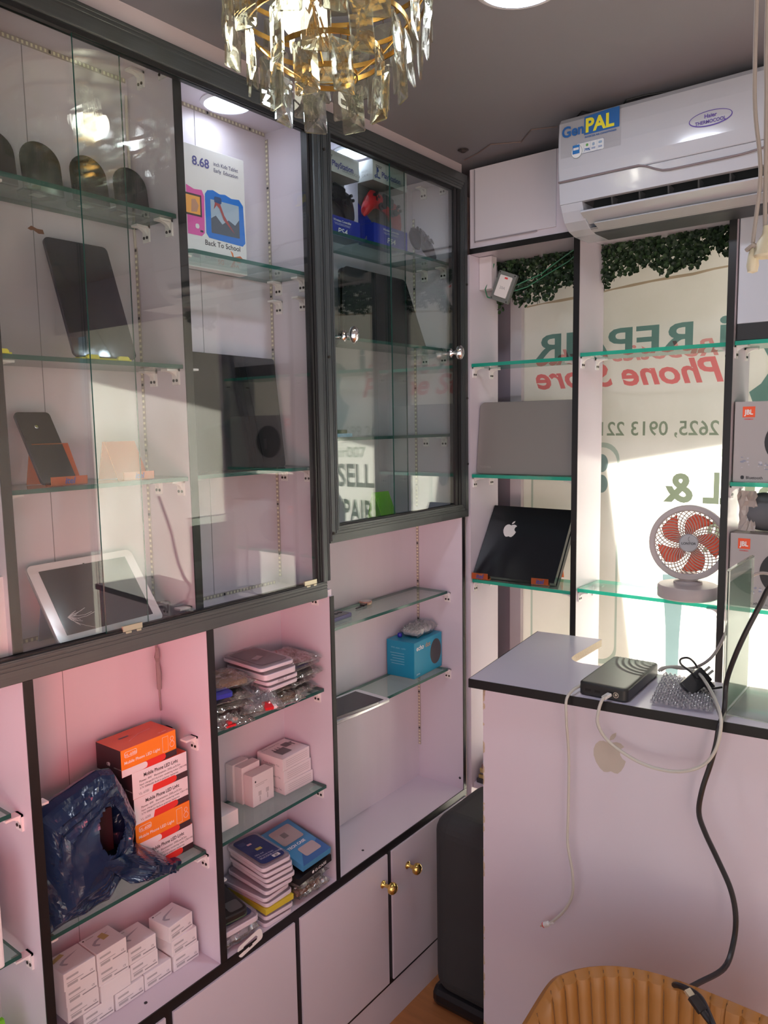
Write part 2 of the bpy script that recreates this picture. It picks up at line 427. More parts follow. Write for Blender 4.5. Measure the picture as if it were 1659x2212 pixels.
# ---- outside the window: unseen awning slab and side panel, shaped to shade the sheet, pavement beyond
def shade_pt(x, z, t):            # a point outside from which the sun reaches the sheet at (x, z)
    p = Vector((x*KW, 1.9035, z*KW))-SUN_DIR*t
    return (p.x, p.y, p.z)
L_ = .8
a_ = shade_pt(-.715, -.107, L_); b_ = shade_pt(.6, .125, L_)
aw = MB(); th = .03
k = [(a_[0]-1.2, a_[1], a_[2]-.21), (b_[0]+1.2, b_[1], b_[2]+.21)]
aw.add([W(*k[0]), W(*k[1]), W(k[1][0], 2.03, k[1][2]+.55), W(k[0][0], 2.03, k[0][2]+.55),
        W(k[0][0], k[0][1], k[0][2]+th), W(k[1][0], k[1][1], k[1][2]+th), W(k[1][0], 2.03, k[1][2]+.55+th), W(k[0][0], 2.03, k[0][2]+.55+th)],
       [(0,1,2,3),(7,6,5,4),(0,4,5,1),(1,5,6,2),(2,6,7,3),(3,7,4,0)])
tag(aw.build('shade_awning', PB('awning', (.5, .5, .5), .7)), 'unseen grey awning slab shaped to shade the top of the pasted window', 'awning')
L2 = .5
p1 = shade_pt(-.715, -.10, L2); p2 = shade_pt(-.655, -.52, L2); p3 = (p2[0]+(p2[0]-p1[0])*.9, p2[1]+(p2[1]-p1[1])*.9, p2[2]+(p2[2]-p1[2])*.9)
hb = MB()
q = [(p1[0]-.02, p1[1], p1[2]+.3), p1, p2, p3, (p3[0]-1.2, p3[1], p3[2]), (p1[0]-1.2, p1[1], p1[2]+.3)]
hb.add([W(*p) for p in q]+[W(p[0], p[1]+.04, p[2]) for p in q], [(0,1,2,3,4,5), (11,10,9,8,7,6)]+[(i, 6+i, 6+(i+1) % 6, (i+1) % 6) for i in range(6)])
tag(hb.build('sun_blocker_panel', PB('blocker_panel', (.45, .42, .4), .8)), 'unseen panel added outside to shade the left of the pasted window', 'board')  # unseen panel added to cast the slanting shade on the sheet
struct(MB().box(-6, 6, 2.0, 9, FZ-.12, FZ-.04).build('pavement', PB('pavement_concrete', (.42, .38, .33), .9, noise_amt=.1, noise_scale=3)))
struct(MB().box(-6, 6, -9, -.86, FZ-.12, FZ-.05).build('yard_ground', PB('yard_concrete', (.42, .38, .33), .9)))
# ================================================================ left wall: display cabinets over open shelves over cupboards
def bracket(parent, x, y, z, sgn, along='y', name='shelf_bracket'):
    """plastic shelf bracket: foot on the upright, arm under the glass, two screws. sgn: side the arm reaches to"""
    m_ = MB(False)
    w, a, h, t = .020, .030, .030, .004
    def B(x0, x1, y0, y1, z0, z1, mat=0): m_.box(x0, x1, y0, y1, z0, z1, mat)
    B(-w/2, w/2, 0, t, -h, 0); B(-w/2, w/2, 0, a, -t, 0)
    n = 6; arc = [(t, -h*.62)]+[(t+(a-t)*(1-math.cos(PI/2*i/n)), -t-(h*.62-t)*(1-math.sin(PI/2*i/n))) for i in range(n+1)]+[(t, -t)]
    vs = [(-w*.22, b_, c_) for b_, c_ in arc]+[(w*.22, b_, c_) for b_, c_ in arc]; k = len(arc)
    m_.add(vs, [tuple(range(k)), tuple(range(2*k-1, k-1, -1))]+[(i, k+i, k+(i+1) % k, (i+1) % k) for i in range(k)])
    for q in (-.005, .005): m_.cyl((q, t-.0005, -h*.72), (q, t+.0012, -h*.72), .0030, n=10, mat=1)
    base = W(x, y, z)
    if along == 'y': R = Matrix.Rotation(0 if sgn > 0 else PI, 4, 'Z')
    else: R = Matrix.Rotation(-PI/2 if sgn > 0 else PI/2, 4, 'Z')
    T = MW[parent.name].inverted() @ Matrix.Translation(base) @ R
    m_.v = [T @ v for v in m_.v]
    return m_.build(name, [bracket_white, screw_dark], parent)
def gshelf(parent, x0, x1, y0, y1, z, t=.0065, edge=None):
    mb = MB(); mb.box(x0, x1, y0, y1, z-t, z, 0, mats=[1, 1, 1, 1, 0, 0])
    return mb.build('glass_shelf', [shelf_glass, edge or shelf_edge], parent)
def led_strip(parent, p0, p1, face, n, name='led_strip'):
    """face: outward normal axis letter"""
    mb = MB(); p0 = Vector(p0); p1 = Vector(p1); w = .0038
    dirv = (p1-p0).normalized(); nrm = Vector({'x': (1, 0, 0), 'y': (0, -1, 0)}[face]); sd = dirv.cross(nrm)
    def strip(a, b, hw, off, th, mat):
        q = []
        for base in (a, b):
            for s_, o_ in ((-1, off), (1, off), (1, off+th), (-1, off+th)): q.append(base+sd*hw*s_+nrm*o_)
        mb.add([W(*v) for v in q], [(0,1,2,3),(7,6,5,4),(0,4,5,1),(1,5,6,2),(2,6,7,3),(3,7,4,0)], mat)
    strip(p0, p1, w, 0, .001, 0)
    L = (p1-p0).length
    for i in range(n):
        c = p0+dirv*L*(i+.5)/n; h = L/n*.22
        strip(c-dirv*h, c+dirv*h, w*.6, .001, .0006, 2 if i % 12 == 5 else 1)
    return mb.build(name, [PB('strip_tape', (.42, .37, .33), .5), PB('led_chip', (.80, .76, .58), .4), ink_dark], parent)

# ---- upper display cabinet, bays one to three (two in view)
uc = thing('display_cabinet', 'long upper display cabinet behind sliding glass with a dark aluminium frame, tablets inside', 'display cabinet', Matrix.Translation(W(-1.07, .6, -.336)))
MB().box(-1.15, XB, Y0, 1.123, -.336, .5765).build('back_panel', laminate_back, uc)
MB().box(XB, -1.006, Y0, 1.123, .567, .5765).build('top_board', laminate, uc)
MB().box(XB, -1.006, Y0, 1.123, -.336, -.323).build('bottom_board', laminate, uc)
MB().box(XB, -1.01, Y0-.013, Y0, -.336, .5765).build('side_panel', laminate, uc)
for a, b in ((.494, .507), (.803, .817), (1.113, 1.1235)):
    d_ = MB().box(XB, -1.0225, a, b, -.323, .567).build('divider', laminate, uc)
    MB().box(-1.0225, -1.0205, a-.0005, b+.0005, -.323, .567).build('black_edging', black_edge, d_)
for y_ in (.30, .627, .94):      # joints between the back boards
    MB().box(XB, XB+.0006, y_-.0008, y_+.0002, -.323, .567).build('back_seam', ink_grey, uc)
fr_ = MB()
def rail(mb, y0, y1, z0, z1, hor=True):
    """extruded frame bar with grooves along its face"""
    mb.box(-1.019, -1.001, y0, y1, z0, z1, 0)
    if hor:
        for k_ in (.0, .62, .80): mb.box(-1.001, -1.0, y0, y1, z0+(z1-z0)*k_+.001, z0+(z1-z0)*(k_+(.58 if k_ == 0 else .14)), 0)
    else:
        for k_ in (.0, .62, .80): mb.box(-1.001, -1.0, y0+(y1-y0)*k_+.001, y0+(y1-y0)*(k_+(.58 if k_ == 0 else .14)), z0, z1, 0)
t_ = MB(); rail(t_, Y0, 1.117, .5415, .5765); t_.build('top_rail', alu, uc, bevel=.0006)
t_ = MB(); rail(t_, Y0, 1.106, -.336, -.3035); t_.build('bottom_rail', alu, uc, bevel=.0006)
t_ = MB(); rail(t_, 1.096, 1.117, -.3035, .5415, False); t_.build('frame_stile', alu_v, uc, bevel=.0006)
t_ = MB(); t_.box(-1.018, -1.004, Y0, 1.096, .5345, .5415); t_.build('door_track', rubber, uc)
t_ = MB(); t_.box(-1.018, -1.004, Y0, 1.096, -.3035, -.3005); t_.build('door_track', rubber, uc)
t_ = MB(); t_.box(-1.018, -1.003, 1.083, 1.0875, -.3005, .5345); t_.box(-1.018, -1.003, 1.090, 1.096, -.3005, .5345); t_.box(-1.018, -1.009, 1.0875, 1.090, -.3005, .5345); t_.build('door_jamb', rubber, uc)
for a, b, x_ in ((Y0+.002, .7035, -1.014), (.626, 1.0875, -1.0075)):
    g = MB(); g.box(x_-.0016, x_+.0016, a, b, -.3005, .5345, 0, mats=[0, 0, 1, 1, 1, 1]); g = g.build('sliding_glass_door', [pane, pane_edge], uc)
    # lock clip at the foot of the pane
    yc = .668 if x_ < -1.01 else 1.062
    c_ = MB(); c_.box(-1.006, -1.0025, yc-.017, yc+.017, -.3035, -.2945)
    c_.box(-1.0025, -1.0, yc-.014, yc-.004, -.307, -.303); c_.box(-1.0025, -1.0, yc+.005, yc+.013, -.307, -.303)
    c_.build('lock_clip', PB('old_nickel', (.55, .50, .38), .3, metal=.9), g, bevel=.0005)
led_strip(uc, (XB, Y0+.05, .560), (XB, .80, .564), 'x', 84)
led_strip(uc, (XB, .82, .564), (XB, 1.11, .567-.003), 'x', 34)
led_strip(uc, (XB+.0035, .8025, -.31), (XB+.0035, .8025, .30), 'y', 66)
led_strip(uc, (XB+.0035, 1.1125, -.31), (XB+.0035, 1.1125, .555), 'y', 100)
led_strip(uc, (XB, .51, -.320), (XB, .66, -.320), 'x', 18)
led_strip(uc, (XB, .82, -.320), (XB, 1.1, -.320), 'x', 34)
tp = MB(); tp.tube([W(XB+.002, .799, .54), W(XB+.006, .795, .50), W(XB+.004, .797, .45), W(XB+.002, .800, .38), W(XB+.003, .802, .30)], .0028, 6)
tp.build('loose_tape', PB('ribbon', (.62, .55, .48), .6), uc)
for z in (.335, .101, -.080):
    gshelf(uc, XB+.004, -1.026, .509, .8015, z)
    for x_ in (-1.105, -1.045):
        bracket(uc, x_, .803, z-.0068, -1); bracket(uc, x_, .507, z-.0068, 1)
for z in (.335, .101, -.080): gshelf(uc, XB+.004, -1.026, Y0+.002, .492, z); bracket(uc, -1.045, .494, z-.0068, -1)
for x_ in (-1.10, -1.045): bracket(uc, x_, .803, .5665, -1)
bracket(uc, -1.04, .803, -.3225+.025, -1); bracket(uc, -1.10, .803, -.3225+.025, -1)
# bay two
g = MB(); g.prism([(XB+.004, .819), (-1.04, .819), (-1.0265, .833), (-1.0265, 1.1115), (XB+.004, 1.1115)], .281, .2875, 0, side=1); g.build('glass_shelf', [shelf_glass, shelf_edge], uc)
gshelf(uc, XB+.004, -1.0265, .819, 1.1115, -.079)
for z in (.281, -.0857):
    for x_ in (-1.115, -1.05): bracket(uc, x_, 1.113, z, -1)
    bracket(uc, -1.05, .817, z, 1)
for x_ in (-1.115, -1.05): bracket(uc, x_, 1.113, .245, -1)
bracket(uc, -1.045, .817, .097, 1)
def downlight(name, x, y, z, rad, label, energy, col=(.80, .86, 1.0)):
    t = thing(name, label, 'light', Matrix.Translation(W(x, y, z)))
    b = MB(False); b.lathe([(rad*1.12, 0), (rad*1.12, -.002), (rad*1.0, -.006), (rad*.96, -.006)], 40, close=False); b.build('rim', white_plastic, t)
    e = MB(False); e.lathe([(rad*.97, -.0045), (rad*.6, -.0055), (0.0001, -.006)], 40, close=False); e.build('diffuser', PB('led_'+name, (.9, .92, 1), .4, emit=(.82, .86, 1), estr=3.2), t)
    l = lamp(name+'_glow', 'AREA', W(x, y, z)+Vector((0, 0, -.012)), energy, col, rad*1.6, aim=W(x, y, z)+Vector((0, 0, -1)))
    return t
downlight('cabinet_downlight', -1.083, .968, .567, .052, 'round white downlight glowing inside the upper cabinet above the boxed kids tablet', .28)

# ---- upper display cabinet, the narrow one by the corner
nc = thing('display_cabinet', 'separate upper glass cabinet by the corner with chrome knobs, controller boxes on its top shelf', 'display cabinet', Matrix.Translation(W(-1.07, 1.37, -.23)))
MB().box(-1.15, XB, 1.1235, 1.620, -.230, .5765).build('back_panel', laminate_back, nc)
MB().box(XB, -1.006, 1.1235, 1.620, .567, .5765).build('top_board', laminate, nc)
MB().box(XB, -1.020, 1.1235, 1.606, -.230, -.218).build('bottom_board', laminate, nc)
MB().box(XB, -1.020, 1.606, 1.620, -.230, .567).build('side_panel', laminate, nc)
def mitre(name, pts, mt):
    """frame member from four face corners (y, z) with a raised inner bead"""
    mb = MB(); vs = [W(-1.019, *p) for p in pts]+[W(-1.0, *p) for p in pts]
    mb.add(vs, [(3,2,1,0), (4,5,6,7), (0,1,5,4), (1,2,6,5), (2,3,7,6), (3,0,4,7)])
    cy_ = sum(p[0] for p in pts)/4; cz_ = sum(p[1] for p in pts)/4
    for f0, f1 in ((.12, .52), (.60, .70), (.76, .86)):
        # beads along the length: between edge 0-1 and edge 3-2
        A = Vector(pts[0]); B = Vector(pts[1]); D = Vector(pts[3]); E_ = Vector(pts[2])
        q = [A.lerp(D, f0), B.lerp(E_, f0), B.lerp(E_, f1), A.lerp(D, f1)]
        vs = [W(-1.0, *p) for p in q]+[W(-.9985, *p) for p in q]
        mb.add(vs, [(4,5,6,7), (0,1,5,4), (1,2,6,5), (2,3,7,6), (3,0,4,7)])
    return mb.build(name, mt, nc)
yo0, yo1, zo0, zo1 = 1.118, 1.634, -.2305, .5825; yi0, yi1, zi0, zi1 = 1.146, 1.606, -.199, .545
mitre('frame_stile', [(yo0, zo1), (yo0, zo0), (yi0, zi0), (yi0, zi1)], alu_v)
mitre('frame_rail', [(yo0, zo0), (yo1, zo0), (yi1, zi0), (yi0, zi0)], alu)
mitre('frame_stile', [(yo1, zo0), (yo1, zo1), (yi1, zi1), (yi1, zi0)], alu_v)
mitre('frame_rail', [(yo1, zo1), (yo0, zo1), (yi0, zi1), (yi1, zi1)], alu)
t_ = MB(); t_.box(-1.018, -1.003, 1.579, 1.590, zi0, zi1); t_.box(-1.018, -1.003, 1.594, 1.606, zi0, zi1); t_.box(-1.018, -1.010, 1.590, 1.594, zi0, zi1); t_.build('door_jamb', rubber, nc)
for a, b in ((zi1-.006, zi1), (zi0, zi0+.003)): t_ = MB(); t_.box(-1.018, -1.004, yi0, 1.59, a, b); t_.build('door_track', rubber, nc)
scr = MB()
for y_, z_ in ((1.124, .51), (1.124, .13), (1.125, -.211), (1.627, .33), (1.627, .06), (1.628, -.1)):
    scr.cyl(W(-.9995, y_, z_), W(-.9965, y_, z_), .0036, n=12)
scr.build('frame_screw', screw_dark, nc)
def knob(parent, x, y, z, mt, r=.017, L=.034, oval=1.25, M=None):
    mb = MB(False); mb.lathe([(.0105, 0), (.0105, .002), (.006, .006), (.0045, .012), (.006, L-.016), (r*.55, L-.014), (r*.93, L-.009), (r, L-.004), (r*.9, L+.002), (r*.55, L+.007), (.0001, L+.009)], 28)
    T = Matrix.Translation(W(x, y, z)) @ Matrix.Rotation(PI/2, 4, 'Y') @ Matrix.Diagonal((oval, .8 if oval > 1 else 1, 1, 1))
    T = MW[parent.name].inverted() @ T
    mb.v = [T @ v for v in mb.v]; return mb.build('knob', mt, parent)
pane2 = clear('pane_glass_corner', (.90, .95, .93), .045, 0, 2.3)  # same glass as the other doors, with its reflections strengthened
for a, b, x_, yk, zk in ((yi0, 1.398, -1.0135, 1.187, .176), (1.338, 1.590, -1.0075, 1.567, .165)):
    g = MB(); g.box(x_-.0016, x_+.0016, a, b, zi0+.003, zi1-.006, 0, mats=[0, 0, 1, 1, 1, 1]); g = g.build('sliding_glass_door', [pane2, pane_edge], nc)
    knob(g, x_+.0018, yk, zk, chrome, .0165, .034)
for z in (.378, .181-.004, -.025):
    gshelf(nc, XB+.004, -1.024, 1.1255, 1.604, z)
    for x_ in (-1.105, -1.05): bracket(nc, x_, 1.606, z-.0068, -1)
for x_ in (-1.105, -1.05): bracket(nc, x_, 1.606, .5665, -1)
led_strip(nc, (XB+.0035, 1.6055, -.21), (XB+.0035, 1.6055, .50), 'y', 70)
downlight('cabinet_downlight', -1.075, 1.30, .567, .045, 'round downlight glowing above the controller boxes in the corner cabinet', .35)

# ---- open shelves below
ol = thing('open_shelving', 'open lavender shelving with black edges and glass shelves below the display cabinets', 'shelving', Matrix.Translation(W(-1.07, .9, -.933)))
MB().box(-1.15, XB, Y0, 1.123, -.949, -.336).box(-1.15, XB, 1.123, 1.620, -.949, -.230).build('back_panel', laminate_back, ol)
for a, b, zt in ((.494, .507, -.336), (.806, .819, -.336), (1.113, 1.1235, -.336), (1.6065, 1.6165, -.230)):
    d_ = MB().box(XB, -1.002, a, b, -.933, zt).build('divider', laminate, ol)
    MB().box(-1.002, -1.0, a-.0004, b+.0004, -.933, zt).build('black_edging', black_edge, d_)
MB().box(XB, -1.002, Y0-.013, Y0, -.933, -.336).build('side_panel', laminate, ol)
MB().box(XB, -1.002, Y0-.013, 1.6165, -.949, -.933).build('bottom_board', laminate, ol)
MB().box(-1.002, -.9995, Y0-.013, 1.6175, -.9495, -.9325).build('black_edging', black_edge, ol)
for y_ in (.627, ): MB().box(XB, XB+.0006, y_-.0008, y_+.0002, -.933, -.336).build('back_seam', ink_grey, ol)
# bay one
gshelf(ol, XB+.004, -1.027, .509, .8045, -.730)
for x_ in (-1.105, -1.03): bracket(ol, x_, .806, -.7368, -1)
for x_ in (-1.115, -1.045): bracket(ol, x_, .806, -.527, -1)
for z_ in (-.7368, -.527): bracket(ol, -1.035, .507, z_, 1)
# bay nought
for z_ in (-.524, -.732): gshelf(ol, XB+.004, -1.03, Y0+.002, .479, z_); bracket(ol, -1.035, .494, z_-.0068, -1)
# bay two
for z_ in (-.527, -.731):
    gshelf(ol, XB+.004, -1.022, .821, 1.1115, z_)
    bracket(ol, -1.04, 1.113, z_-.0068, -1)
for x_ in (-1.105, -1.04): bracket(ol, x_, 1.113, -.333, -1)
bracket(ol, -1.03, .819, -.80, 1)
# bay three
for z_ in (-.416, -.615): gshelf(ol, XB+.004, -1.036, 1.1255, 1.590, z_); bracket(ol, -1.045, 1.6065, z_-.0068, -1)
gb = led_strip(ol, (XB+.0035, 1.606, -.845), (XB+.0035, 1.606, -.235), 'y', 74)
sm = MB(); [sm.cyl(W(x_, 1.6062, z_), W(x_, 1.6055, z_), .004, n=10) for x_, z_ in ((-1.012, -.905),)]
[sm.cyl(W(-1.03, y_, -.9332), W(-1.03, y_, -.9322), .0035, n=10) for y_ in (1.233, .672)]
sm.build('screw_hole', ink_dark, ol)
ds = MB(); ds.tube([W(XB+.006, .8, -.34), W(XB+.006, .8, -.40), W(XB+.008, .802, -.50)], .0022, 6); ds.tube([W(XB+.01, .8, -.385), W(XB+.014, .795, -.40), W(XB+.008, .8, -.41), W(XB+.014, .797, -.43), W(XB+.008, .801, -.46)], lambda u: .003+.003*abs(math.sin(u*7)), 7)
ds.build('dusty_wire', PB('dusty_wire', (.30, .24, .24), .7), ol)

# ---- base cupboards
bc = thing('base_cupboard', 'lavender base cupboards with black edging and round brass knobs on the floor', 'cupboard', Matrix.Translation(W(-1.07, .9, FZ)))
MB().box(XB, -1.004, Y0, 1.6165, FZ, -.9497).build('carcass', laminate, bc)
MB().box(-1.004, -1.0005, Y0, 1.6165, -1.2725, -.9497).build('black_frame', black_edge, bc)
MB().box(-1.004, -1.0002, Y0, 1.6165, FZ, -1.2725).build('plinth', laminate, bc)
for a, b, kn in ((Y0+.01, .685, 0), (.70, .984, 0), (.999, 1.278, 1.259), (1.294, 1.612, 1.352)):
    dr = MB().box(-1.0003, -.996, a, b, -1.2625, -.952).build('door', laminate, bc, bevel=.0006)
    if kn: knob(dr, -.996, kn, -1.013, brass, .0165, .037, 1.0)
# ================================================================ window wall shelving
YF = 1.645; YR = 1.782
rs = thing('window_shelving', 'black-edged shelving with green glass shelves standing across the pasted window', 'shelving', Matrix.Translation(W(-.6, 1.71, FZ)))
MB().box(-1.016, -1.002, YF+.001, YR+.003, FZ, .403).build('side_panel', laminate, rs)
for a, b in ((-.7335, -.7205), (-.4115, -.398)):
    d_ = MB().box(a, b, YF+.002, YR+.003, FZ, .403).build('divider', laminate, rs)
    MB().box(a-.0004, b+.0004, YF, YF+.002, FZ, .403).build('black_edging', black_edge, d_)
MB().box(-.10, -.087, YF, YR, FZ, .403).build('divider', laminate, rs)
MB().box(-1.002, .3, YF+.002, YR+.01, .4035, .4155).build('top_board', laminate, rs)
MB().box(-1.0015, .3, YF, YF+.002, .403, .4158).build('black_edging', black_edge, rs)
def rshelf(x0, x1, z): 
    gshelf(rs, x0+.002, x1-.002, YF+.006, YR-.01, z, .008, shelf_edge_backlit)
    for y_ in (YF+.02, YR-.035): bracket(rs, x0, y_, z-.0083, 1, 'x'); bracket(rs, x1, y_, z-.0083, -1, 'x')
for z_ in (.144, -.127, -.392): rshelf(-1.002, -.7335, z_)
for z_ in (.151, -.383): rshelf(-.7205, -.4115, z_)
for z_ in (.152, -.127, -.381): rshelf(-.398, -.10, z_)
# cupboard over the shelving
hc = thing('wall_cupboard', 'white wall cupboard with a hatch door between the ceiling and the window shelving', 'cupboard', Matrix.Translation(W(-.87, 1.7, .416)))
MB().box(-1.001, -.748, YF+.003, YR, .416, .5985).build('carcass', laminate, hc)
dr = MB().box(-.985, -.777, YF-.001, YF+.003, .4315, .5975).build('hatch_door', PB('cupboard_white', (.68, .64, .70), .3), hc, bevel=.0004)
MB().box(-.9865, -.9855, YF-.0015, YF+.002, .428, .595).box(-.983, -.822, YF-.003, YF-.0008, .4285, .4312).build('hinge_strip', PB('hinge_grey', (.30, .27, .30), .4), hc)
MB().box(-.748, .3, YF+.04, YR, .416, .55).build('backing_board', PB('dark_board', (.16, .15, .16), .6), hc)

# ---- counter
th = math.radians(6.7)
ct = thing('shop_counter', 'lavender L-shaped shop counter with a black front edge and a cut-out fruit emblem', 'counter', Matrix.Translation(W(-.5, 1.3, FZ)))
A_ = (-.757, 1.237); dx = (math.cos(th), math.sin(th)); dy = (-math.sin(th), math.cos(th))
def cpt(a, b): return (A_[0]+dx[0]*a+dy[0]*b, A_[1]+dx[1]*a+dy[1]*b)
poly = [A_, cpt(.95, 0), cpt(.95, .21), (-.56, 1.457)]
for i in range(7):
    a = -PI/2-PI/2*i/6; poly.append((-.620+.034*math.cos(a), 1.484+.034*math.sin(a)))
poly += [(-.655, 1.50), (-.6535, 1.638), (-.802, 1.620)]
mb = MB(); mb.prism(poly, -.5065, -.490, 0, side=1)
mb.build('counter_top', [PB('counter_laminate', (.64, .59, .69), .25, noise_amt=.02, noise_scale=5), PB('raw_chipboard', (.60, .53, .40), .8, noise_amt=.2, noise_scale=200)], ct)
ed = MB(); p = [cpt(-.001, -.0022), cpt(.95, -.0022), cpt(.95, 0), cpt(0, 0), (-.802, 1.620), (-.8035, 1.620)]
ed.prism(p, -.5068, -.4897, 0); ed.build('black_edging', black_edge, ct)
def cbox(a0, a1, b0, b1, z0, z1): return [cpt(a0, b0), cpt(a1, b0), cpt(a1, b1), cpt(a0, b1)]
fp = MB(); fp.prism(cbox(.0235, .95, .012, .024, 0, 0), FZ, -.5068, 0); fp.build('front_panel', laminate, ct)
sp = MB(); sp.prism(cbox(.0235, .036, .024, .20, 0, 0), FZ, -.5068, 0); sp.build('side_panel', laminate, ct)
chip = MB(); random.seed(3)
for i in range(46):
    z_ = -.50-.86*random.random()
    if -1.0 < z_ < -.9: continue
    h_ = .004+.018*random.random(); w_ = .0015+.004*random.random()*(1.6 if z_ > -.62 or z_ < -1.15 else .6)
    q = [cpt(.0234, .0116), cpt(.0234+w_, .0116)]
    chip.add([W(q[0][0], q[0][1], z_), W(q[1][0], q[1][1], z_+h_*.2), W(q[1][0], q[1][1], z_+h_*.7), W(q[0][0], q[0][1], z_+h_)], [(0,1,2,3)])
chip.build('chipped_edge', PB('raw_edge', (.55, .45, .33), .9, noise_amt=.3, noise_scale=200), ct)
for body_, in ((1,),):
    fm = fruit_mesh(.070*S); T = MW[ct.name].inverted() @ fr((*cpt(.268, .0117), -.5905), (dx[0], dx[1], 0)) @ Matrix.Rotation(math.radians(-4), 4, 'Y')
    fm.v = [T @ v for v in fm.v]; fm.build('cut_out_emblem', PB('bare_board', (.50, .44, .38), .7, noise_amt=.04, noise_scale=40), ct)
# ================================================================ shared makers
def carton(name, label, cat, M, w, d, h, front, side=None, top=None, group=None, bevel=.0006, body='box_body'):
    t = thing(name, label, cat, M, group)
    side = side or front; top = top or side
    mb = MB(False); mb.box(0, w, 0, d, 0, h, M=Matrix(), mats=[1, 1, 0, 1, 1, 2])
    b = mb.build(body, [front, side, top], t, bevel=bevel)
    return t
def patch(parent, x0, x1, z0, z1, mat, face='front', y=0, lift=.0003, name='printed_patch', r=0):
    """flat printed area on a face"""
    pts = [(x0, z0), (x1, z0), (x1, z1), (x0, z1)] if not r else rrect(x1-x0, z1-z0, r, 4, x0, z0)
    mb = MB(False)
    q = []
    for a, b in pts:
        if face == 'front': q.append((a, y-lift, b))
        elif face == 'left': q.append((y-lift, a, b))
        elif face == 'right': q.append((y+lift, a, b))
        else: q.append((a, b, y+lift))
    mb.add(q, [tuple(range(len(q)))]); return mb.build(name, mat, parent)
def polyp(parent, pts, mat, face='front', y=0, lift=.0004, name='printed_mark'):
    mb = MB(False); q = [((a, y-lift, b) if face == 'front' else (y-lift, -a, b) if face == 'left' else (a, b, y+lift)) for a, b in pts]
    mb.add(q, [tuple(range(len(q)))]); return mb.build(name, mat, parent)
def strip_mesh(mb, prof, w, t, x0=0, mat=0, edge=1):
    """a bent sheet: profile of (y, z) points, width w along x, thickness t"""
    n = len(prof); P_ = [Vector((p[0], p[1])) for p in prof]; off = []
    for i in range(n):
        a = P_[max(i-1, 0)]; b = P_[min(i+1, n-1)]; dd = (b-a).normalized(); off.append(Vector((-dd.y, dd.x))*t)
    vs = []
    for x in (x0, x0+w):
        vs += [(x, p.x, p.y) for p in P_]+[(x, (p+o).x, (p+o).y) for p, o in zip(P_, off)]
    o0 = len(mb.v); mb.add(vs, [], 0)
    def F(q, m): mb.f.append([o0+k for k in q]); mb.m.append(m); mb.sm.append(False)
    for i in range(n-1):
        F((i, i+1, 2*n+i+1, 2*n+i), mat); F((n+i, 3*n+i, 3*n+i+1, n+i+1), mat)
        F((i, n+i, n+i+1, i+1), edge); F((2*n+i, 2*n+i+1, 3*n+i+1, 3*n+i), edge)
    F((0, 2*n, 3*n, n), edge); F((n-1, 2*n-1, 4*n-1, 3*n-1), edge)
def acrylic(col, key):
    return (clear('acrylic_'+key, tuple(.35+.65*c for c in col), .05, 0, 1, body=col, body_amt=.42),
            clear('acrylic_edge_'+key, tuple(.2+.8*c for c in col), .05, .1, 1, body=tuple(min(1, c*1.15+.04) for c in col), body_amt=.9))
ORG = acrylic((1.0, .30, .09), 'orange'); GRN = acrylic((.45, .95, .05), 'green'); BLU = acrylic((.35, .48, .75), 'blue')
YEL = (PB('yellow_plastic', (.85, .75, .05), .35), )*2; BLKS = (PB('black_sheet', (.02, .022, .026), .08), PB('black_sheet_edge', (.03, .03, .03), .3))
def easel(label, M, w, h, run, mats, lip=.016, foot=.02, word=None, group=None, wordmat=None, name='phone_stand'):
    """bent plastic display stand: lip, shelf, leaning rest, back leg"""
    t = thing(name, label, 'display stand', M, group)
    mb = MB(False); strip_mesh(mb, [(0, lip), (0, .0015), (.003, .0), (foot, 0), (foot+run, h), (foot+run+.004, h), (foot+run+h*.32, 0)], w, .0022)
    mb.build('bent_sheet', list(mats), t)
    if word: text(t, word, lip*.95, w/2, lip*.22, wordmat or ink_blue, y=-.0002, bold=.02, align='CENTER', shear=.2)
    return t
def leaning(M, deg): return M @ Matrix.Rotation(math.radians(-deg), 4, 'X')   # tips the top away from the front
glass_black = PB('screen_glass', (.010, .012, .022), .07, spec=.6)
def tablet(name, label, cat, M, w, h, t=.008, r=.014, bezel=.0, rim=None, front=None, screen=None, group=None):
    th_ = thing(name, label, cat, M, group)
    mb = MB(False); slab(mb, w, h, t, r, 0, 0); mb.build('back_shell', rim or PB('dark_metal', (.10, .10, .12), .25, metal=.8), th_, bevel=.0015)
    mb = MB(False); slab(mb, w-.002, h-.002, .0006, r*.95, y0=-.0006, x0=.001, z0=.001); mb.build('front_glass', front or glass_black, th_)
    if bezel:
        mb = MB(False); slab(mb, w-2*bezel[0], h-2*bezel[1], .0004, .001, y0=-.0011, x0=bezel[0], z0=bezel[1]); mb.build('screen', screen or glass_black, th_)
    return th_

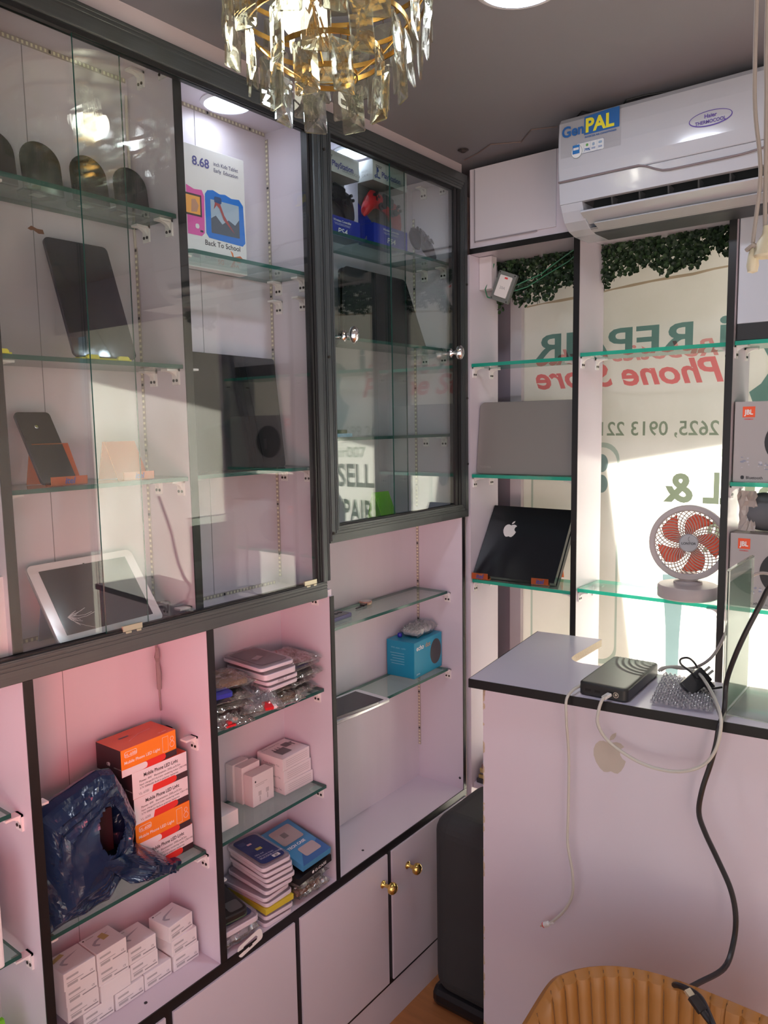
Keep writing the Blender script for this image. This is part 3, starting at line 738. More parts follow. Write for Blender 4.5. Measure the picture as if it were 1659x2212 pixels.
# ================================================================ bay one, upper cabinet
# black round-topped stands on the first shelf
for i, (y_, lab) in enumerate([(.545, 'black round-topped display stand cut by the left edge of the picture, top shelf'), (.613, 'black round-topped display stand mirroring the chandelier, top shelf'),
                               (.688, 'black round-topped display stand behind the dark glass door edge, top shelf'), (.760, 'last black round-topped display stand beside the divider, top shelf')]):
    t = thing('display_stand', lab, 'display stand', fr((-1.075, y_-.031, .3352), LW), 'black stands on the top shelf')
    w, h = .060*S, .068*S; ru = w/2
    pts = [(0, 0), (w, 0)]+[(w/2+ru*math.cos(a), (h-ru*.8)+ru*.95*math.sin(a)) for a in [PI*k/14 for k in range(15)]]
    mb = MB(False); T = Matrix.Rotation(math.radians(-8), 4, 'X')
    n = len(pts); mb.add([T @ Vector((a, 0, b)) for a, b in pts]+[T @ Vector((a, .003, b)) for a, b in pts], [tuple(range(n)), tuple(range(2*n-1, n-1, -1))]+[(k, n+k, n+(k+1) % n, (k+1) % n) for k in range(n)])
    mb.build('upright_plate', BLKS[0], t)
    mb = MB(False); mb.prism([(0, 0), (w, 0), (w*.98, .030), (w*.8, .050), (w*.5, .058), (w*.2, .050), (w*.02, .030)], 0, .0025, M=Matrix.Rotation(0, 4, 'Z')); mb.build('foot_plate', PB('clear_grey', (.22, .23, .22), .2), t)
    mb = MB(False); mb.prism([(w*.33, .014), (w*.66, .014), (w*.6, .034), (w*.33, .032)], -.0003, 0, M=Matrix()); mb.build('adhesive_pad', PB('pad_white', (.7, .7, .7), .5), t)
# big dark tablet leaning on a yellow stand
M = fr((-1.040, .622, .106), (.02, 1, 0))
tb = tablet('tablet', 'tall dark-screened tablet leaning on a yellow stand on the second shelf', 'tablet', leaning(M, 21) @ Matrix.Rotation(math.radians(0), 4, 'Y'), .126, .232, .008, .010)
def tabstand(lab, y0, x0=-1.028):
    t = thing('tablet_stand', lab, 'display stand', fr((x0, y0, .1015), LW), 'yellow stands on the second shelf')
    mb = MB(False); mb.box(0, .10, .004, .05, 0, .003, M=Matrix()); mb.build('base_plate', YEL[0], t)
    for k in (.008, .070):
        mb = MB(False); p = [(k, 0), (k+.024, 0), (k+.024, .005), (k+.021, .008), (k+.003, .008), (k, .005)]
        mb.add([(a, 0, b) for a, b in p]+[(a, .007, b) for a, b in p], [tuple(range(6)), tuple(range(11, 5, -1))]+[(q, 6+q, 6+(q+1) % 6, (q+1) % 6) for q in range(6)]); mb.build('tab', YEL[0], t, bevel=.001)
    mb = MB(False); T = Matrix.Translation((.0, .05, 0)) @ Matrix.Rotation(math.radians(-32), 4, 'X'); mb.box(.02, .08, 0, .003, 0, .05, M=T); mb.build('back_rest', YEL[0], t)
tabstand('yellow plastic stand with two tabs under the tall dark tablet', .628)
tabstand('yellow plastic stand without a tablet beside the leftmost divider', .512-.068)
# phone on an orange stand, and the empty one
easel('transparent orange stand lettered itel with a black phone on it', fr((-1.034, .571, -.0795), LW), .068, .072, .040, ORG, word='itel', group='orange itel stands')
ph = tablet('phone', 'black phone lying back on the left orange stand, lens near its top', 'phone', leaning(fr((-1.045, .564, -.075), LW), 34), .066, .150, .008, .008, front=PB('phone_back', (.012, .014, .012), .18))
mb = MB(False); mb.lathe([(.0001, -.0015), (.0028, -.0015), (.0036, -.0006), (.0036, 0)], 16, M=Matrix.Translation((.03, -.0006, .117)) @ Matrix.Rotation(PI/2, 4, 'X') @ Matrix.Scale(-1, 4, (0, 0, 1))); mb.build('camera_lens', chrome, ph)
easel('empty transparent orange stand lettered itel on the third shelf', fr((-1.034, .688, -.0795), LW), .066, .072, .040, ORG, word='itel', group='orange itel stands')
# white tablet on a blue itel stand at the bottom
easel('transparent blue stand lettered itel holding up the white tablet', fr((-1.026, .583, -.3225), (.03, 1, 0)), .17, .10, .075, BLU, lip=.022, word='itel', wordmat=PB('ink_pale', (.75, .78, .85), .4))
M = leaning(fr((-1.040, .571, -.3115), (.0, 1, .012)), 38)
wt = tablet('tablet', 'white-framed cracked tablet lying back at the bottom of the display cabinet', 'tablet', M, .222, .168, .008, .012, bezel=(.020, .016), rim=PB('aluminium_light', (.7, .7, .72), .25, metal=.8), front=PB('bezel_white', (.80, .76, .78), .12), screen=PB('tablet_screen', (.02, .02, .032), .1))
ck = MB(False); random.seed(11)
for i in range(16):
    a0 = random.uniform(-1.0, 1.4); L0 = random.uniform(.015, .055); x = .035; z = .050; p = (x, z)
    for s_ in range(3):
        q = (p[0]+math.cos(a0)*L0/3, p[1]+math.sin(a0)*L0/3); a0 += random.uniform(-.35, .35); wv = .00035
        ck.add([(p[0]-wv*math.sin(a0), -.0013, p[1]+wv*math.cos(a0)), (p[0]+wv*math.sin(a0), -.0013, p[1]-wv*math.cos(a0)), (q[0]+wv*math.sin(a0), -.0013, q[1]-wv*math.cos(a0)), (q[0]-wv*math.sin(a0), -.0013, q[1]+wv*math.cos(a0))], [(0, 1, 2, 3)]); p = q
ck.build('crack', PB('crack_line', (.6, .6, .62), .4), wt)
mb = MB(False); slab(mb, .004, .004, .0004, .0019, y0=-.0011, x0=.109, z0=.150); mb.build('front_camera', ink_dark, wt)
# a torn bit of brown tape on the back board
tt = MB(); tt.add([W(XB+.0015, *p) for p in ((.617, .298), (.623, .303), (.632, .300), (.641, .300), (.643, .294), (.634, .293), (.626, .297), (.622, .296))], [(0, 1, 2, 3, 4, 5, 6, 7)])
tag(tt.build('tape_scrap', PB('tape_brown', (.25, .10, .05), .4)), 'torn brown tape scrap on the back board over the tall tablet', 'tape')
# bay nought: white boxed phone behind the divider
t = carton('phone_box', 'white phone box behind the leftmost divider inside the display cabinet', 'box', fr((-1.035, .37, -.3225), LW), .134*S*.98, .06, .127*S, white_paper)
text(t, 'iPhone', .008, .10, .075, ink_grey); text(t, '128 GB', .006, .10, .062, ink_grey); patch(t, .105, .128, .01, .035, ink_grey, name='printed_patch')
t = carton('charger_box', 'white box on the lower shelf at the left picture edge', 'box', fr((-1.02, .335, -.7315), LW), .117*S, .08, .142*S, white_paper, bevel=.004)
M = fr((-1.0, .395, -.9328), LW)
easel('bright green stand in the bottom left corner of the open shelves', M, .075, .13, .04, GRN, lip=.02)

# ================================================================ bay two, upper cabinet
blue_print = PB('print_blue', (.03, .20, .70), .35); pink_print = PB('print_pink', (.75, .12, .42), .35)
kb = carton('tablet_box', 'white kids tablet box printed with a blue and a pink tablet, Back To School', 'box', fr((-1.106, .862, .2816-.002), (.035, 1, 0)), .155*S, .026, .205*S, white_paper)
kb_w, kb_h = .155*S, .205*S
text(kb, '8.68', .026, .048, kb_h-.040, PB('ink_violet', (.10, .10, .32), .4), bold=.02)
text(kb, 'inch Kids Tablet', .0115, .104, kb_h-.030, PB('ink_slate', (.12, .12, .22), .5), bold=.012, sx=.9); text(kb, 'Early  Education', .0115, .104, kb_h-.043, PB('ink_slate', (.12, .12, .22), .5), bold=.012, sx=.9)
pts = []
for a, b in rrect(.108, .098, .022, 5, .078, .068): pts.append((a, b))
polyp(kb, [(.078, .075), (.085, .066), (.178, .062), (.186, .070), (.183, .150), (.172, .162), (.150, .160), (.133, .165), (.118, .163), (.100, .168), (.085, .165), (.078, .156)], blue_print)
patch(kb, .092, .170, .078, .148, PB('print_sky', (.40, .50, .62), .35), lift=.0007)
polyp(kb, [(.092, .078), (.170, .078), (.170, .118), (.158, .104), (.140, .112), (.122, .100), (.105, .116), (.092, .108)], PB('print_city', (.10, .12, .16), .35), lift=.0009)
polyp(kb, [(.100, .128), (.108, .138), (.116, .132), (.126, .110), (.150, .090), (.156, .086), (.128, .120), (.118, .142), (.104, .144)], PB('print_maroon', (.42, .10, .10), .35), lift=.0011)
patch(kb, .102, .122, .142, .156, PB('print_navy', (.05, .10, .25), .35), lift=.0009, r=.004)
polyp(kb, [(.030, .066), (.066, .066), (.074, .074), (.076, .150), (.070, .162), (.050, .160), (.030, .166)], pink_print, lift=.0005)
patch(kb, .020, .068, .105, .150, PB('print_bezel', (.08, .06, .07), .35), lift=.0008)
patch(kb, .020, .064, .109, .146, PB('print_orange', (.90, .42, .10), .35), lift=.0010)
polyp(kb, [(.040, .112), (.055, .114), (.060, .128), (.052, .140), (.042, .138)], PB('print_tan', (.55, .30, .20), .35), lift=.0012)
patch(kb, .050, .060, .080, .090, white_paper, lift=.0008, r=.004); patch(kb, .062, .070, .074, .078, ink_dark, lift=.0008)
text(kb, 'Back To School', .0155, .073, .050, ink_dark, bold=.01)
patch(kb, .040, .058, .020, .034, ink_grey, r=.003); text(kb, 'incell', .013, .072, .022, ink_grey, shear=.2); text(kb, '5G', .014, .106, .014, ink_orange, bold=.02); text(kb, 'WIFI', .007, .124, .014, ink_grey)
polyp(kb, [(.140, .012), (.147, .012), (.158, .030), (.170, .040), (.166, .031), (.176, .036), (.170, .024), (.160, .024), (.152, .033), (.149, .044), (.142, .048), (.148, .034), (.150, .026)], ink_orange, name='printed_logo')
polyp(kb, [(.150, .012), (.152, .020), (.157, .015), (.162, .020), (.166, .012), (.163, .012), (.161, .016), (.157, .012), (.154, .016), (.152, .012)], ink_orange, name='printed_logo')
# big glossy black screen on the shelf below
M = leaning(fr((-1.066, .826, -.0788), (-.09, 1, 0)), 6)
bs = tablet('flat_screen', 'large glossy black screen standing on the second bay shelf below the kids tablet box', 'screen', M, .325, .258, .014, .008, bezel=(.016, .016), rim=black_plastic, front=PB('screen_bezel', (.012, .012, .013), .12), screen=PB('screen_black', (.006, .007, .008), .03))

# ================================================================ bay three, upper cabinet
wh = PB('box_white_print', (.62, .64, .66), .35); bl = PB('box_blue_print', (.02, .04, .38), .35)
def controller(M, mat, name=None, label=None, parent=None, pad=None, scale=1.0):
    t = parent or thing(name, label, 'controller', M)
    T = Matrix.Scale(scale, 4) if parent is None else (M @ Matrix.Scale(scale, 4))
    cols = [(0, .020, -.014, .018), (.016, .021, -.015, .018), (.030, .024, -.018, .019), (.044, .026, -.026, .019), (.058, .022, -.044, .018), (.068, .010, -.054, .016), (.076, -.012, -.056, .013), (.081, -.032, -.050, .007)]
    cols = [(-a_, b_, c_, d_) for a_, b_, c_, d_ in cols[:0:-1]]+cols
    mb = MB(False); nr = 6; vs = []; nc_ = len(cols)
    for s_ in (-1, 1):
        for (a_, b_, c_, d_) in cols:
            for j in range(nr+1):
                v = j/nr; vs.append((a_, s_*d_*math.sin(PI*v)**.55 if 0 < j < nr else 0, b_+(c_-b_)*v))
    K_ = nc_*(nr+1); fs = []
    for q_ in (0, 1):
        for i in range(nc_-1):
            for j in range(nr):
                f_ = (q_*K_+i*(nr+1)+j, q_*K_+(i+1)*(nr+1)+j, q_*K_+(i+1)*(nr+1)+j+1, q_*K_+i*(nr+1)+j+1); fs.append(f_[::-1] if q_ == 0 else f_)
    for i in (0, nc_-1):
        for j in range(nr): f_ = (i*(nr+1)+j, i*(nr+1)+j+1, K_+i*(nr+1)+j+1, K_+i*(nr+1)+j); fs.append(f_ if i == 0 else f_[::-1])
    mb.add(vs, fs, 0, True, M=T); mb.build('shell', mat, t)
    mb = MB(False); slab(mb, .048, .026, .003, .004, y0=-.0185, x0=-.024, z0=-.004); mb.v = [T @ v for v in mb.v]; mb.build('touch_pad', pad or black_plastic, t)
    for s_ in (-1, 1):
        mb = MB(False); mb.lathe([(.010, 0), (.010, .004), (.005, .006), (.005, .010), (.0088, .012), (.0092, .014), (.0075, .0145), (.0001, .013)], 20, M=T @ Matrix.Translation((s_*.026, -.014, -.014)) @ Matrix.Rotation(PI/2, 4, 'X')); mb.build('thumb_stick', black_plastic, t)
    mb = MB(False)
    for a, b, w_, h_ in ((-.050, .013, .006, .009), (-.050, -.003, .006, .009), (-.058, .005, .009, .006), (-.042, .005, .009, .006)): mb.box(a-w_/2, a+w_/2, -.0195, -.014, b-h_/2, b+h_/2, M=Matrix())
    mb.v = [T @ v for v in mb.v]; mb.build('direction_pad', black_plastic, t)
    mb = MB(False)
    for a, b in ((.050, .014), (.050, -.004), (.041, .005), (.059, .005)): mb.cyl((a, -.0195, b), (a, -.014, b), .0042, n=14, M=T)
    mb.build('action_buttons', PB('button_dark', (.03, .03, .035), .3), t)
    return t
def pad_box(label, M, w, h, d, padmat):
    t = thing('controller_box', label, 'box', M, 'boxed game controllers')
    hb_, ht = h*.24, h*.25
    mb = MB(False); mb.box(0, w, 0, d, 0, hb_, M=Matrix()); mb.build('blue_base_band', bl, t, bevel=.0006)
    mb = MB(False); mb.box(0, w, 0, d, h-ht, h, M=Matrix(), mats=[1, 1, 0, 1, 1, 0]); mb.build('white_top_band', [wh, PB('box_grey_side', (.45, .45, .46), .4)], t, bevel=.0006)
    mb = MB(False); mb.box(0, w, d-.001, d, hb_, h-ht, M=Matrix()); mb.build('backing_card', PB('box_grey_back', (.25, .25, .26), .5), t)
    mb = MB(False); mb.box(.0005, w-.0005, .0005, d-.002, hb_, h-ht, M=Matrix()); mb.build('clear_window', clear('box_window', (.93, .93, .93), .05), t)
    mb = MB(False); mb.add([(-.0004, .006, hb_), (-.0004, d, hb_), (-.0004, d, hb_+h*.28)], [(0, 1, 2)]); mb.build('printed_mark', bl, t)
    controller(Matrix.Translation((w*.50, d*.52, h*.53)) @ Matrix.Rotation(math.radians(9), 4, 'Y'), padmat, parent=t, scale=.96)
    zt = h-ht
    text(t, 'SONY', .010, .012, h-.018, ink_dark, bold=.02)
    text(t, 'PlayStation', .019, .036, zt+.014, PB('ink_navy', (.04, .05, .30), .4), bold=.025)
    lg = [(.018, .012), (.018, .036), (.025, .034), (.028, .029), (.026, .024), (.022, .025), (.022, .010)]
    polyp(t, [(a-.003, zt+b-.002) for a, b in lg], ink_blue, name='printed_logo'); polyp(t, [(.008, zt+.010), (.014, zt+.013), (.014, zt+.016), (.006, zt+.012), (.008, zt+.006), (.028, zt+.012), (.032, zt+.009), (.026, zt+.007)], ink_blue, name='printed_logo')
    text(t, 'DUALSHOCK.4', .0105, w-.068, zt+.008, ink_grey)
    text(t, 'Wireless Controller', .0085, w*.5, hb_-.013, ink_white, bold=.01, align='CENTER'); patch(t, w*.28, w*.72, hb_-.0175, hb_-.0168, ink_white); patch(t, w*.3, w*.7, hb_-.0205, hb_-.0198, ink_white)
    text(t, 'PS4', .019, w*.5, .007, ink_white, bold=.01, align='CENTER', sx=1.35, shear=.1)
    text(t, '4', .018, -d*.62, .006, ink_grey, face='left', y=0, shear=.1)
    text(t, 'ation.', .010, -.036, zt+.022, ink_grey, face='left'); text(t, 'CK.4', .010, -.036, zt+.011, ink_grey, face='left')
    return t
pad_box('boxed red game controller on the top shelf of the corner cabinet', fr((-1.0245, 1.304, .3783), (-.02, 1, 0)), .122*S, .166*S, .050, PB('pad_red', (.62, .02, .03), .35))
pad_box('boxed black game controller beside the boxed red one', fr((-1.046, 1.172, .3783), (-.03, 1, 0)), .118*S, .162*S, .050, PB('pad_black', (.02, .022, .027), .35))
controller(leaning(fr((-1.062, 1.525, .4265), (-.30, 1, -.04)), 24), PB('pad_black_loose', (.018, .018, .022), .28), 'game_controller', 'loose black game controller beside the boxed red one', scale=.95)
# two black tablets leaning in front of each other
for i, (x_, lab) in enumerate(((-1.050, 'front one of two large black tablets leaning on the corner cabinet shelf'), (-1.066, 'rear one of two large black tablets leaning on the corner cabinet shelf'))):
    M = leaning(fr((x_, 1.232+.005*i, .1785), (-.02, 1, .0)), 12)
    t = thing('tablet', lab, 'tablet', M, 'black tablets in the corner cabinet')
    w0, w1, h_, rr = .375, .285, .195, .020
    mb = MB(False); p = [(0, 0), (w0, 0)]
    for k in range(7): a = PI/2*k/6; p.append(((w0+w1)/2+.004-rr+rr*math.cos(a), h_-rr+rr*math.sin(a)))
    for k in range(7): a = PI/2+PI/2*k/6; p.append(((w0-w1)/2+.004+rr+rr*math.cos(a), h_-rr+rr*math.sin(a)))
    n = len(p); mb.add([(a, 0, b) for a, b in p]+[(a, .007, b) for a, b in p], [tuple(range(n)), tuple(range(2*n-1, n-1, -1))]+[(k, n+k, n+(k+1) % n, (k+1) % n) for k in range(n)])
    mb.build('back_shell', PB('tablet_black', (.015, .018, .02), .16), t, bevel=.001)
# flat phones and a green stand
def flatbox(name, lab, cat, M, w, d, h, mat, group=None, r=.006, bevel=.001):
    t = MB(False); t.prism(rrect(w, d, r, 4), 0, h, 0, M=Matrix(), smooth=False)
    o = t.build(name, mat, None, bevel=bevel); o.matrix_world = M; MW[o.name] = M.copy(); return tag(o, lab, cat, group)
M = fr((-1.034, 1.130, -.0246), LW)
flatbox('phone_box', 'pale blue flat case lying under the dark phone, corner cabinet shelf', 'box', M, .128, .075, .009, PB('case_blue', (.30, .52, .75), .3))
flatbox('phone', 'dark phone with a yellow edge lying on the pale blue case', 'phone', M @ Matrix.Translation((.002, .006, .0093)), .114, .06, .009, PB('phone_olive', (.10, .10, .05), .25), r=.008)
easel('transparent bright green stand at the bottom of the corner cabinet', fr((-1.035, 1.358, -.2175), (.10, 1, 0)), .058, .078, .035, GRN, lip=.010, foot=.026)

# ================================================================ bay one, open shelves: LED light boxes in a stack
led_or = PB('led_orange', (.93, .25, .02), .3); led_top = PB('led_top_red', (.68, .09, .03), .25); led_blk = PB('led_black', (.05, .025, .03), .35); led_wh = PB('led_white', (.85, .80, .82), .35); led_red = PB('led_red', (.78, .04, .03), .3)
def led_box(i, z, kind, yaw_, y0, lab):
    w, h, d_ = .108*S, .0443*S, .082
    t = thing('light_box', lab, 'box', fr((-1.052, y0, z), yawx(yaw_)), 'boxed phone lights in one stack')
    mb = MB(False); mb.box(0, w, 0, d_, 0, h, M=Matrix(), mats=[1, 1, 0, 1, 1, 2]); mb.build('box_body', [led_or if kind else led_wh, led_blk, led_top], t, bevel=.0005)
    polyp(t, [(w*.42, 0), (w, 0), (w, h*.24), (w*.80, h*.24), (w*.42, h*.10)], led_blk, lift=.0003)
    polyp(t, [(w*.33, 0), (w*.70, 0)]+[(w*.74+h*.13*math.cos(a), h*.14+h*.13*math.sin(a)) for a in (-.9, -.3, .3, .9, 1.4)]+[(w*.36, h*.26)], led_red, lift=.0006)
    if kind: polyp(t, [(0, 0), (w*.36, 0)]+[(w*.40+h*.13*math.cos(a), h*.13+h*.13*math.sin(a)) for a in (-.9, -.3, .3, .9, 1.4)]+[(0, h*.27)], led_wh, lift=.0009)
    if kind:
        patch(t, w*.06, w*.28, h*.68, h*.90, ink_white, r=.004, lift=.0004); patch(t, w*.066, w*.274, h*.695, h*.885, led_or, r=.0036, lift=.0006)
        text(t, 'VL-60BI', .0085, w*.17, h*.72, ink_white, align='CENTER', bold=.01, lift=.0008)
        text(t, 'Mobile Phone LED Light', .0086, w*.05, h*.44, ink_white, bold=.012)
        for q in ((.74, .30, .85, .88),):
            patch(t, w*q[0], w*q[2], h*q[1], h*q[3], ink_white, lift=.0004); patch(t, w*q[0]+.0006, w*q[2]-.0006, h*q[1]+.0006, h*q[3]-.0006, led_or, lift=.0006)
        
        for cz, cr in ((.50, .0058), (.72, .0042)):
            mb = MB(False); ring(mb, [(w*.92+cr*math.cos(2*PI*k/20), h*cz+cr*1.1*math.sin(2*PI*k/20)) for k in range(20)], .0009, y=-.0006); mb.build('printed_bulb', ink_white, t)
    else:
        text(t, 'Mobile Phone LED Light', .0105, w*.20, h*.72, ink_dark, bold=.018, sx=.80)
        text(t, 'Power: 4W   Illumination: 200Lux/0.5m', .0062, w*.12, h*.56, ink_dark); text(t, 'Input charge:5V/1A,Color rendering index: CRI>=95', .0054, w*.12, h*.43, ink_dark); text(t, '3.7V 2000mAh Built-in polymer batteries', .0056, w*.12, h*.30, ink_dark)
        text(t, 'VL-60BI', .0075, w*.10, h*.09, ink_grey)
    text(t, 'CE', .0095, -.048, h*.28, ink_white, face='left', bold=.01); text(t, 'MADE IN CHINA', .0032, -.024, h*.26, ink_white, face='left')
    patch(t, .036, .044-.0, h*.3, h*.42, ink_white, 'left', r=.003)
    if i == 0:
        patch(t, w*.25, w*.42, d_*.62, d_*.68, led_blk, 'top', h, .0004)
        tri = [(w*.30, d_*.34), (w*.55, d_*.55), (w*.80, d_*.60)]
        for a, b in zip(tri, tri[1:]):
            dx_, dy_ = b[0]-a[0], b[1]-a[1]; L0 = math.hypot(dx_, dy_); nx, ny = -dy_/L0*.0003, dx_/L0*.0003
            polyp(t, [(a[0]+nx, a[1]+ny), (b[0]+nx, b[1]+ny), (b[0]-nx, b[1]-ny), (a[0]-nx, a[1]-ny)], PB('ink_pale_red', (.85, .35, .30), .4), 'top', h)
        text(t, 'VL-60BI', .006, w*.74, d_*.12, PB('ink_pale_red', (.85, .35, .30), .4), 'top', h)
    return t
hL = .0443
for i, (kind, dy_, yw, lab) in enumerate(((1, -.018, 1.5, 'orange phone light box on top of the stack'), (0, .0, 0, 'white-fronted phone light box, second from the top of the stack'), (0, .001, .6, 'white-fronted phone light box in the middle of the stack'),
                                          (1, .001, -.4, 'orange phone light box, second from the bottom of the stack'), (0, .006, .4, 'white-fronted phone light box at the bottom of the stack'))):
    led_box(i, -.7298+hL*(4-i)*1.003, kind, yw, .684+dy_, lab)

# navy plastic bag with an oval handle hole
bag_mat = PB('navy_plastic', (.006, .020, .062), .22, spec=.6, bump=.7, noise_scale=14, bdist=.010, coat=.15)
def shell_bag(name, label, outline, xc, D, hole=None, seed=1, mat=None, fold=.012, rings=16, sub=4, cen=None, world_x=True):
    random.seed(seed); pts = []
    n = len(outline)
    for i in range(n):                                     # resample the outline
        a, b = Vector(outline[i]), Vector(outline[(i+1) % n])
        for k in range(sub): pts.append(a.lerp(b, k/sub))
    N_ = len(pts); c = Vector(cen) if cen else sum(pts, Vector((0, 0)))/N_
    mb = MB(True); vs = []
    def P3(p, s_, r_):
        dd = (1-r_*r_)**.42*D if r_ < 1 else 0
        q = Vector((p.x*9, p.y*9, seed+s_*2))
        qx = c+(p-c)*r_; al = Vector((qx.x*26+qx.y*10, qx.y*11-qx.x*5, seed+s_*3.0))
        rid = 1-abs(noise.noise(al))*2.4; rid2 = 1-abs(noise.noise(Vector((qx.x*34-qx.y*22, qx.y*40+qx.x*12, seed+7+s_))))*2.4
        f_ = fold*(rid*.75+rid2*.38+noise.noise(Vector((qx.x*10, qx.y*10, seed)))*.9)*min(1, (1-r_)*4+.2)
        return W(xc+s_*(dd+f_*(1 if s_ > 0 else .4)), p.x, p.y)
    F = []
    for s_ in (1, -1):
        base = len(vs)
        for k in range(rings):
            r_ = (k+1)/rings if k < rings-1 else 1
            for p in pts:
                q = c+(p-c)*r_
                vs.append(P3(q, s_, r_))
        vs.append(P3(c, s_, 0)); cen_i = len(vs)-1
        def inhole(*ids):
            if not hole or s_ < 0: return False
            m_ = sum((vs[i] for i in ids), Vector())/len(ids)
            y_, z_ = m_.y/S, m_.z/S+FZ
            return ((y_-hole[0])/hole[2])**2+((z_-hole[1])/hole[3])**2 < 1
        for i in range(N_):
            j = (i+1) % N_
            t_ = (cen_i, base+i, base+j) if s_ > 0 else (cen_i, base+j, base+i)
            if not inhole(*t_): F.append(t_)
            for k in range(rings-1):
                q = (base+k*N_+i, base+(k+1)*N_+i, base+(k+1)*N_+j, base+k*N_+j)
                if not inhole(*q): F.append(q if s_ > 0 else q[::-1])
    mb.add(vs, F, 0, False)
    o = mb.build(name, mat or bag_mat, None, solid=.0008)
    return o
bag = [(.512, -.600), (.515, -.548), (.545, -.536), (.585, -.526), (.618, -.5185), (.640, -.524), (.658, -.560), (.676, -.612), (.670, -.645), (.660, -.662), (.680, -.665), (.712, -.692), (.748, -.728), (.762, -.731), (.757, -.748), (.738, -.742), (.695, -.729), (.655, -.716), (.640, -.700), (.615, -.7255), (.580, -.728), (.535, -.7285), (.516, -.7283), (.511, -.670)]
b_ = shell_bag('plastic_bag', '', bag, -1.044, .034, hole=(.6165, -.603, .024, .036), seed=4, cen=(.590, -.640), fold=.013, rings=26, sub=8)
tag(b_, 'crumpled navy blue plastic bag slumped before the stack of phone light boxes', 'bag')
# boxes seen through the bag's hole
t = carton('light_box', 'dark box glimpsed inside the handle hole of the navy bag', 'box', fr((-1.043, .570, -.655), LW), .085, .03, .085, led_blk)

# white charger boxes on the bottom board
adp_side = PB('adapter_box', (.80, .77, .77), .42, noise_amt=.02, noise_scale=10)
adp_top = PB('adapter_box_top', (.78, .76, .78), .38)
label_grey = PB('label_grey', (.45, .44, .45), .5)
HB = .0288*S; WB = .0535*S; DB = .062
def charger(y0, z, x0=-1.051, yaw_=0, lab='', proto=[None], top=False, tape=False, h=HB, w=WB, plain=False):
    M = fr((x0, y0, z), yawx(yaw_))
    t = thing('charger_box', lab, 'box', M, 'white charger boxes on the bottom board')
    mb = MB(False); mb.box(0, w-.0004, 0, DB, 0, h-.0003, M=Matrix(), mats=[0, 0, 0, 0, 0, 1]); mb.build('box_body', [adp_side, adp_top], t, bevel=.0008)
    if not plain:
        patch(t, w*.08, w*.45, h*.62, h*.74, label_grey, r=.001); patch(t, w*.08, w*.60, h*.38, h*.43, label_grey); patch(t, w*.10, w*.42, h*.18, h*.33, label_grey)
        patch(t, w*.50, w*.95, h*.15, h*.22, ink_grey, name='printed_barcode'); text(t, 'CE', .0052, w*.80, h*.32, ink_grey, bold=.02)
    if top:
        pts = [(.15, .50), (.30, .62), (.55, .68), (.85, .74), (.55, .62), (.34, .55), (.24, .46), (.34, .34), (.28, .30), (.17, .40)]
        polyp(t, [(w*a, DB*b) for a, b in pts], PB('pen_print', (.42, .41, .47), .4), 'top', h-.0003, name='printed_cable')
        patch(t, w*.06, w*.12, DB*.86, DB*.92, ink_dark, 'top', h-.0003, r=.0015); patch(t, w*.16, w*.42, DB*.86, DB*.89, label_grey, 'top', h-.0003)
    if tape: polyp(t, [(w*.50, DB*.44), (w*.72, DB*.48), (w*.66, DB*.80), (w*.46, DB*.74)] if tape == 1 else [(w*.06, DB*.66), (w*.46, DB*.80), (w*.40, DB*.95), (w*.02, DB*.80)], PB('old_tape', (.50, .40, .16), .45), 'top', h-.0003, lift=.0007, name='tape_piece')
    return t
zb = -.9325; hb2 = .0286
rows = [
 # y0, level, x0, yaw, label, top, tape
 (.744, 0, -1.050, 0, 'lowest white charger box of the stack by the right divider', False, 0),
 (.742, 1, -1.050, 1, 'middle white charger box of the stack by the right divider', False, 0),
 (.738, 2.0, -1.050, 6, 'topmost white charger box by the right divider, askew', True, 0),
 (.687, 0, -1.052, 0, 'white charger box on the board before the two-high pile', True, 0),
 (.664, 1.03, -1.056, 0, 'lower white charger box of the pile beside the askew stack', False, 0),
 (.662, 2.05, -1.056, 0, 'top white charger box of the pile beside the askew stack', True, 0),
 (.632, 0, -1.052, 0, 'white charger box on the board under the taped middle pile', True, 0),
 (.608, 1.03, -1.052, 0, 'lowest white charger box of the taped middle pile', False, 0),
 (.606, 2.03, -1.053, -1, 'second white charger box of the taped middle pile', False, 0),
 (.604, 3.03, -1.051, 1, 'top white charger box with tape across its middle', True, 1),
 (.577, 0, -1.054, 0, 'white charger box on the board nearest the bottom picture edge', True, 0),
 (.553, 1.03, -1.055, 0, 'lowest white charger box of the pile nearest the navy bag', False, 0),
 (.551, 2.03, -1.053, 1, 'second white charger box of the pile nearest the navy bag', False, 0),
 (.548, 3.03, -1.051, 0, 'top white charger box with tape at its back corner', True, 2),
 (.5085, 0, -1.085, 0, 'lowest white charger box of the pile half hidden by the left divider', False, 0),
 (.5085, 1.03, -1.083, 0, 'second white charger box of the pile half hidden by the left divider', False, 0),
]
for y0, lv, x0, yw, lab, tp_, tpe in rows:
    charger(y0, zb+lv*hb2, x0, yw, lab, top=tp_, tape=tpe, w=WB if y0 > .51 else WB*.72, plain=(lv == 1.03 and y0 == .608))
charger(.5085, zb+2.06*hb2, -1.088, -2, 'third white charger box of the pile half hidden by the left divider', w=WB*.66, top=False)
charger(.5085, zb+3.06*hb2, -1.090, -2, 'top white charger box of the pile half hidden by the left divider', w=WB*.6, plain=True)

